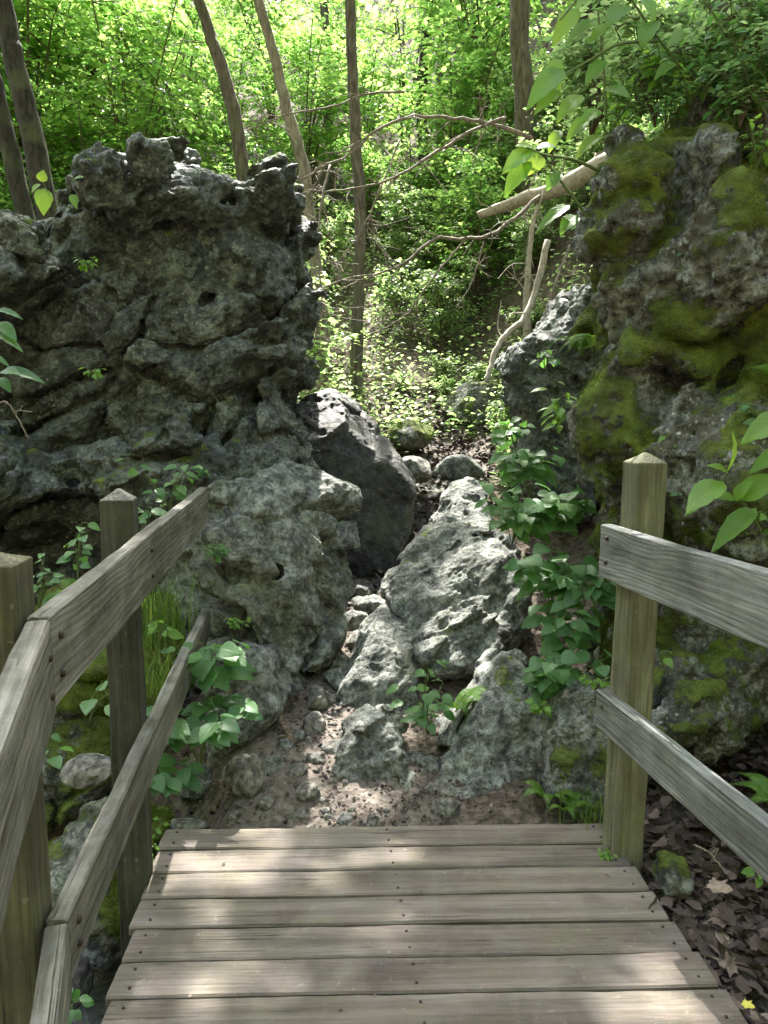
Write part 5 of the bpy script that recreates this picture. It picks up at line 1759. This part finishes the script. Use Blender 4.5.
def grass(name, label, px, py, Y, n, h, rad, seed=0):
    rng = np.random.default_rng(seed)
    O = at(px, py, Y)
    Vs, Fs, Rs, c = [], [], [], 0
    for k in range(n):
        b = rng.normal(size=3) * [rad, rad, 0]
        a = rng.uniform(0, 2 * PI)
        hh = h * rng.uniform(0.5, 1.1)
        ln_ = rng.uniform(0.1, 0.8)
        d = np.array([math.cos(a), math.sin(a), 0])
        sd = np.array([-d[1], d[0], 0])
        m_ = 7
        r_ = rng.random()
        for j in range(m_):
            u = j / (m_ - 1)
            p = b + d * ln_ * hh * u ** 2 + np.array([0, 0, hh * (u - 0.35 * ln_ * u * u)])
            w = 0.0022 * (1 - u) ** 0.7 + 0.0003
            Vs += [p - sd * w, p + sd * w]
            Rs += [r_, r_]
        for j in range(m_ - 1):
            Fs.append([c + 2 * j, c + 2 * j + 1, c + 2 * j + 3, c + 2 * j + 2])
        c += 2 * m_
    o = link(name, make_mesh(name, np.array(Vs), np.array(Fs), attrs={"rnd": np.array(Rs)}), M["grass"], None, O)
    tag(o, label, "grass")
    return o


# left of the deck
plant("herb", "upright leafy herb behind the top end of the left rail", 168, 520, 3.6, 0.30, 4, 6, 0.075, seed=1, rndm=0.6)
plant("herb", "tall thin herb with pale leaves standing left of the far left post", 78, 585, 3.1, 0.30, 3, 6, 0.07, seed=2, rndm=0.6)
plant("herb", "thin stemmed herb between the nearest left post and the top rail", 38, 615, 2.9, 0.26, 3, 5, 0.06, seed=3)
fern("fern", "small fern arching over the top rail between the two left posts", 85, 605, 3.0, 0.2, 4, 4, [2.6, 0.5, -2.2, -1.2])
plant("herb", "leafy herb just right of the far left post above the top rail", 150, 545, 3.2, 0.22, 3, 5, 0.06, seed=5)
grass("grass_tuft", "tuft of long thin grass behind the left rails", 160, 640, 3.35, 170, 0.36, 0.07, 1)
grass("grass_tuft", "thin grass behind the left lower rail beside the post", 158, 690, 2.95, 70, 0.22, 0.06, 2)
plant("broadleaf_plant", "broad leaved plant with two big flat leaves in front of the long pale rock", 212, 690, 3.05, 0.22, 5, 4, 0.12, tmpl=LEAF_HEART, seed=6, spread=0.5, rndm=0.4)
plant("three_leaved_plant", "clump of dark three leaved plants beside the lower left rail", 200, 768, 2.85, 0.26, 12, 3, 0.10, three=True, seed=7, spread=0.5, rndm=0.25)
plant("three_leaved_plant", "three leaved plants against the dark face of the squat rock block", 228, 735, 3.0, 0.2, 8, 3, 0.09, three=True, seed=71, spread=0.6, rndm=0.3)
plant("three_leaved_plant", "three leaved plants crowding the far left post's foot", 168, 800, 2.75, 0.2, 8, 3, 0.085, three=True, seed=72, spread=0.5, rndm=0.2)
plant("herb", "mixed low herbs behind the lower left rail under the long pale rock", 200, 680, 3.2, 0.2, 6, 6, 0.06, seed=73, spread=0.7, rndm=0.4)
plant("broadleaf_plant", "shaded broad leaved plant against the cliff foot in the cleft's lower half", 580, 615, 3.3, 0.26, 5, 5, 0.12, tmpl=LEAF_OV, seed=74, spread=0.5, toward=0.3, rndm=0.3)
plant("three_leaved_plant", "smaller three leaved plant tucked behind the lower left rail", 172, 745, 2.9, 0.16, 4, 3, 0.08, three=True, seed=8, rndm=0.25)
plant("herb", "single leaved herb under the left top rail on the mossy rock", 50, 770, 2.5, 0.16, 2, 3, 0.07, seed=9, rndm=0.5)
plant("herb", "long stalked leaf leaning right under the left top rail", 90, 720, 2.6, 0.18, 2, 2, 0.09, seed=10, lean=(0.3, 0, 0), rndm=0.6)
plant("small_weed", "small bright weed sprouting at the deck edge by the far left post", 140, 868, 2.42, 0.09, 5, 5, 0.038, "leaf_bright", seed=11, spread=0.8)
plant("small_weed", "tiny weed at the end of the last plank by the far left post", 160, 838, 2.6, 0.06, 3, 4, 0.028, "leaf_bright", seed=12, spread=0.8)
plant("small_weed", "low green weed beside the stream at the bottom left", 70, 1012, 2.1, 0.07, 3, 4, 0.06, seed=13)
plant("small_weed", "little creeping plant on the ledge of the long pale rock", 215, 560, 3.6, 0.08, 7, 5, 0.045, seed=14, spread=1.0)
plant("small_weed", "yellowish plant tuft on the front of the long pale rock", 240, 630, 3.45, 0.07, 6, 5, 0.03, "leaf_bright", seed=15, spread=1.0)
plant("small_weed", "small leafy weed on top of the long pale rock", 208, 478, 4.0, 0.08, 5, 4, 0.035, seed=16, spread=0.9)
plant("small_weed", "tiny green sprig in a crack on the face of the big boulder", 92, 378, 3.95, 0.06, 4, 4, 0.045, "leaf_bright", seed=17, spread=1.0)
plant("small_weed", "tiny green sprig in an upper hollow of the big boulder", 88, 268, 4.15, 0.06, 5, 4, 0.05, "leaf_bright", seed=18, spread=1.0)
plant("small_weed", "low yellow green leaves beside the mossy rock under the left rail", 160, 640, 3.1, 0.08, 3, 3, 0.07, "leaf_bright", seed=19)
# the wall of leaves in the cleft on the right
cleft = [(528, 475, 4.0, "uppermost"), (545, 520, 3.75, "second"), (512, 525, 3.8, "third"), (548, 590, 3.5, "fourth"), (556, 640, 3.35, "fifth"), (560, 690, 3.2, "lowest")]
CL = ["broad leaved plant at the top of the leafy cleft left of the cliff", "large leaved plant hugging the cliff's left edge halfway up the cleft", "spreading plant whose leaves hang over the grooved ridge",
      "plant with drooping leaves in the middle of the cleft beside the cliff", "plant with one wide pale leaf low in the cleft beside the cliff", "lowest leafy plant in the cleft above the mossy rock"]
for i, (px, py, Y, _) in enumerate(cleft):
    plant("broadleaf_plant", CL[i], px, py + 20, Y, 0.34, 7, 7, 0.125 if i < 4 else 0.105, tmpl=LEAF_HEART if i % 2 else LEAF_OV, seed=30 + i, spread=0.55, rndm=0.45, toward=0.45)
plant("broadleaf_plant", "yellow green leaved plant under the cliff's overhang at the head of the cleft", 562, 440, 4.0, 0.3, 5, 5, 0.11, "leaf_bright", LEAF_LANCE, seed=37, toward=0.5)
plant("broadleaf_plant", "bluish green plant beside the dark leaning rock at the upper path", 515, 450, 5.2, 0.25, 6, 3, 0.13, tmpl=LEAF_OV, seed=38)
plant("herb", "herb on the dark leaning rock's face", 545, 370, 5.2, 0.15, 4, 3, 0.10, seed=39)
plant("three_leaved_plant", "leafy plant rooted at the foot of the grooved ridge beside the path", 428, 735, 3.25, 0.24, 6, 4, 0.085, seed=40, spread=0.6, rndm=0.5)
plant("herb", "tall thin stemmed herb in front of the grooved ridge", 422, 715, 3.2, 0.30, 2, 4, 0.07, seed=41, spread=0.2, rndm=0.7)
fern("fern", "fern fronds rising right of the leafy plant at the grooved ridge", 455, 712, 3.3, 0.24, 4, 42, [0.2, 0.7, -0.5, -1.4])
fern("fern", "bright fern by the deck end between the slanting rock and the mossy rock", 548, 800, 2.85, 0.16, 6, 43, [-2.6, -1.8, 0.1, -0.8, 2.6, -1.2])
fern("fern", "second bright fern, nearer the corner post, drooping onto the dirt", 565, 812, 2.75, 0.13, 5, 44, [-0.4, -1.5, -2.6, 0.6])
fern("fern", "small fern hanging from the cliff's left edge near mid height", 583, 355, 3.6, 0.2, 5, 45, [-2.2, -2.7, -1.6, 3.0, -1.9], droop=1.2)
fern("fern", "fern frond poking in at the right edge above the overhanging boulder", 778, 385, 2.9, 0.16, 4, 46, [-2.6, 2.8, -1.8, 2.2])
fern("fern", "fern by the lower right rail at the right edge", 780, 812, 2.3, 0.17, 4, 47, [2.6, -2.8, 2.0, -2.0])
plant("small_weed", "small star leaved weed beside the mossy rock by the post", 545, 715, 3.0, 0.08, 4, 5, 0.05, "leaf_bright", seed=48, spread=0.8)
plant("small_weed", "weed sprouting on the mossy rock behind the corner post", 595, 690, 2.9, 0.07, 5, 4, 0.04, "leaf_bright", seed=49, spread=0.8)
grass("grass_tuft", "wispy dark grass at the foot of the corner post", 588, 818, 2.7, 90, 0.13, 0.045, 3)
plant("small_weed", "bright green sprig on the deck boards beside the right post", 607, 857, 2.42, 0.03, 4, 4, 0.026, "leaf_bright", seed=50, spread=1.0)
plant("small_weed", "lone green leaves in the dead leaves by the lower right edge", 712, 975, 2.0, 0.04, 2, 2, 0.045, "leaf_bright", seed=51)
plant("small_weed", "green leaves on the dead leaves under the lower right rail", 762, 880, 2.2, 0.06, 3, 3, 0.06, "leaf_bright", seed=52)
plant("cutleaf_plant", "finely cut leafy plant growing on the cliff face right of the post", 700, 520, 2.85, 0.14, 8, 7, 0.04, seed=53, spread=0.9, rndm=0.4)
plant("small_weed", "two pale leaves on the mossy cliff face above the post", 690, 268, 3.05, 0.07, 3, 3, 0.075, seed=54, toward=0.6)
plant("small_weed", "single leaf beside the right post in front of the dark cliff foot", 660, 662, 2.7, 0.05, 1, 2, 0.05, "leaf_bright", seed=55)
# plants on top of the cliff
TOPS = ["ferny low plant on the cliff's top edge nearest its left end", "ferny low plant on the cliff top under the leaning sapling stem", "ferny low plant at the foot of the black trunk, left side", "ferny low plant at the foot of the black trunk, right side",
        "thin stalked plant standing in front of the black trunk", "leafy plant draped over the cliff top below the black trunk"]
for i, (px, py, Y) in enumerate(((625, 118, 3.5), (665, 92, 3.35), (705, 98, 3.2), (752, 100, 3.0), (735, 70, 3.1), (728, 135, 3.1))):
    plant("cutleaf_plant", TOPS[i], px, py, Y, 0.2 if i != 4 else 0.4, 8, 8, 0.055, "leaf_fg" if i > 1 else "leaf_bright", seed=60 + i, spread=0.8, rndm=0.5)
for i, (x, y, k, s) in enumerate(((1.75, 4.5, 1, 0.8), (1.6, 5.0, 1, 0.8), (2.0, 4.9, 0, 0.8), (2.1, 4.3, 0, 0.8), (2.3, 5.4, 2, 0.8), (2.5, 3.9, 1, 0.9))):
    put_shrub(k, x, y, s, "leafy shrub growing on the cliff top behind the overhanging sapling", "shrubs on the cliff top", z=1.55 + 0.55 * x + 0.0)

DR_ = ["leafy herb spilling over the cliff's upper left corner", "leafy herb in the mossy hollow under the cliff's upper edge", "bright herb at the right edge high on the cliff", "herb growing from a crack in the middle of the cliff face",
       "leafy tuft on the cliff ledge beside the big pale leaves", "leafy tuft at the right edge of the cliff below the fern", "little plant on the mossy shelf left of the big pale leaves", "trailing plant at the cliff top between sapling stem and black trunk"]
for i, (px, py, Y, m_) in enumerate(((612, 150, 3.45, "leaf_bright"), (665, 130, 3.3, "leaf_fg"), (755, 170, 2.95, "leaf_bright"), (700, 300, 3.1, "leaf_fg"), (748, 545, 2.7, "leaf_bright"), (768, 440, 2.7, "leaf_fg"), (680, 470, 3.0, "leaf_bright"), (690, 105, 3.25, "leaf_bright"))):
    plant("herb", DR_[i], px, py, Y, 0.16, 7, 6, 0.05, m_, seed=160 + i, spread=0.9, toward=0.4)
# scraps of leaf and twig dropped on the planks
for i in range(16):
    p = atz(random.uniform(150, 640), random.uniform(835, 1015), 0.004)
    V, Fq, R, _ = instances(MID_V, MID_F, [[0, 0, 0]], [[random.uniform(-1, 1), random.uniform(-1, 1), 0.05]], [[0.1, -0.1, 1]], [random.uniform(0.008, 0.024)], np.array([random.random()]), wscale=np.array([random.choice([0.25, 0.8, 1.0])]))
    tag(link("leaf_scrap", make_mesh("leaf_scrap", V, Fq, attrs={"rnd": R}), M["litter"], None, p), "tiny scrap of dead leaf or twig lying on the deck planks", "leaf scrap", "leaf scraps on the deck")
# single fallen leaves one can pick out
for i, (px, py, z, s, rnd, lab, m_) in enumerate(((700, 880, 0.05, 0.10, 1.0, "large pale brown dead leaf on the litter beside the mossy upright stone", "litter"), (738, 1000, 0.0, 0.042, 1.0, "yellow fallen leaf on the dead leaves at the lower right", "yellow"))):
    if m_ == "yellow":
        M["yellow"] = mat_plain("yellow_leaf", (0.4, 0.36, 0.06), 0.6, 30, 0.2)
    p = atz(px, py, z)
    V, Fq, R, _ = instances(LOB_V, LOB_F, [[0, 0, 0]], [[0.6, -0.7, 0.1]], [[0.1, -0.3, 1]], [s], np.array([rnd]))
    tag(link("fallen_leaf", make_mesh("fallen_leaf", V, Fq, attrs={"rnd": R}), M[m_], None, p), lab, "leaf")


# moss cushions grown on the cliff: tiny blades on the rock surface where the moss mask is thick
def moss_tufts(rk, n, seed, zr=None, blade=0.011, thr=0.72):
    rng = np.random.default_rng(seed)
    me = rk.data
    nv = len(me.vertices)
    V = np.empty(nv * 3, np.float32)
    me.vertices.foreach_get("co", V)
    V = V.reshape(-1, 3)
    N = np.empty(nv * 3, np.float32)
    me.vertex_normals.foreach_get("vector", N)
    N = N.reshape(-1, 3)
    ms = np.empty(nv, np.float32)
    me.attributes["moss"].data.foreach_get("value", ms)
    yaw = rk.rotation_euler[2]
    Wp = V @ np.array([[math.cos(yaw), math.sin(yaw), 0], [-math.sin(yaw), math.cos(yaw), 0], [0, 0, 1]], np.float32) + np.array(rk.location, np.float32)
    Nw = N @ np.array([[math.cos(yaw), math.sin(yaw), 0], [-math.sin(yaw), math.cos(yaw), 0], [0, 0, 1]], np.float32)
    vis = ((EYE - Wp) * Nw).sum(1) > -0.3
    c = np.nonzero((ms > thr) & vis)[0]
    if not len(c):
        return
    s = rng.choice(c, min(n, len(c) * 3))
    pos = V[s] + rng.normal(size=(len(s), 3)) * 0.005
    ax_ = N[s] + rng.normal(size=(len(s), 3)) * 0.45
    TV = np.array([[0, -0.16, 0], [0, 0.16, 0], [1, 0, 0.1]], np.float32)
    LV, LF, LR, _ = instances(TV, np.array([[0, 1, 2]]), pos, ax_, rng.normal(size=(len(s), 3)), rng.uniform(0.6, 1.3, len(s)) * blade, np.clip(rng.normal(0.4, 0.3, len(s)) + 0.5 * perlin(pos * 3, 9), 0, 1))
    o = link("moss", make_mesh("moss", LV, LF, attrs={"rnd": LR}, smooth=False), M["moss"], rk)
    tag(o, kind="stuff")


moss_tufts(ROCKS["cliff"], 70000, 1, blade=0.009, thr=0.8)
moss_tufts(ROCKS["leftmoss"], 26000, 2)
moss_tufts(ROCKS["mossy"], 12000, 3)
moss_tufts(ROCKS["gully"], 9000, 4)

# ------------------------------------------------------------------ light
wd = bpy.data.worlds.new("World")
scene.world = wd
wd.use_nodes = True
nt = wd.node_tree
bg = nt.nodes["Background"]
sky = nt.nodes.new("ShaderNodeTexSky")
sky.sky_type = "NISHITA"
sky.sun_disc = False
sky.sun_elevation = SUN_EL
sky.sun_rotation = SUN_AZ
tn = nt.nodes.new("ShaderNodeMix")
tn.data_type = "RGBA"
tn.blend_type = "MULTIPLY"
tn.inputs[0].default_value = 1.0
tn.inputs[7].default_value = (0.92, 0.985, 1.09, 1)
nt.links.new(sky.outputs[0], tn.inputs[6])
nt.links.new(tn.outputs[2], bg.inputs[0])
sky.air_density = 0.6
sky.dust_density = 8.0
sky.ozone_density = 0.0
bg.inputs[1].default_value = 0.15
sd = bpy.data.lights.new("sun", "SUN")
sd.energy = 4.2
sd.angle = math.radians(0.5)
sd.color = (1.0, 0.955, 0.89)
so = bpy.data.objects.new("sun", sd)
COL.objects.link(so)
so.rotation_euler = Vector(SDIR).to_track_quat("Z", "Y").to_euler()
so.location = (0, 0, 30)

vs = scene.view_settings
vs.view_transform = "Standard"
vs.look = "None"
vs.gamma = 1.0
vs.use_curve_mapping = False
vs.exposure = 2.7
cy_ = scene.cycles
cy_.max_bounces = 8
cy_.diffuse_bounces = 4
cy_.transmission_bounces = 6
cy_.use_denoising = True
cy_.denoiser = "OPENIMAGEDENOISE"
cy_.denoising_prefilter = "NONE"
cy_.sample_clamp_indirect = 8
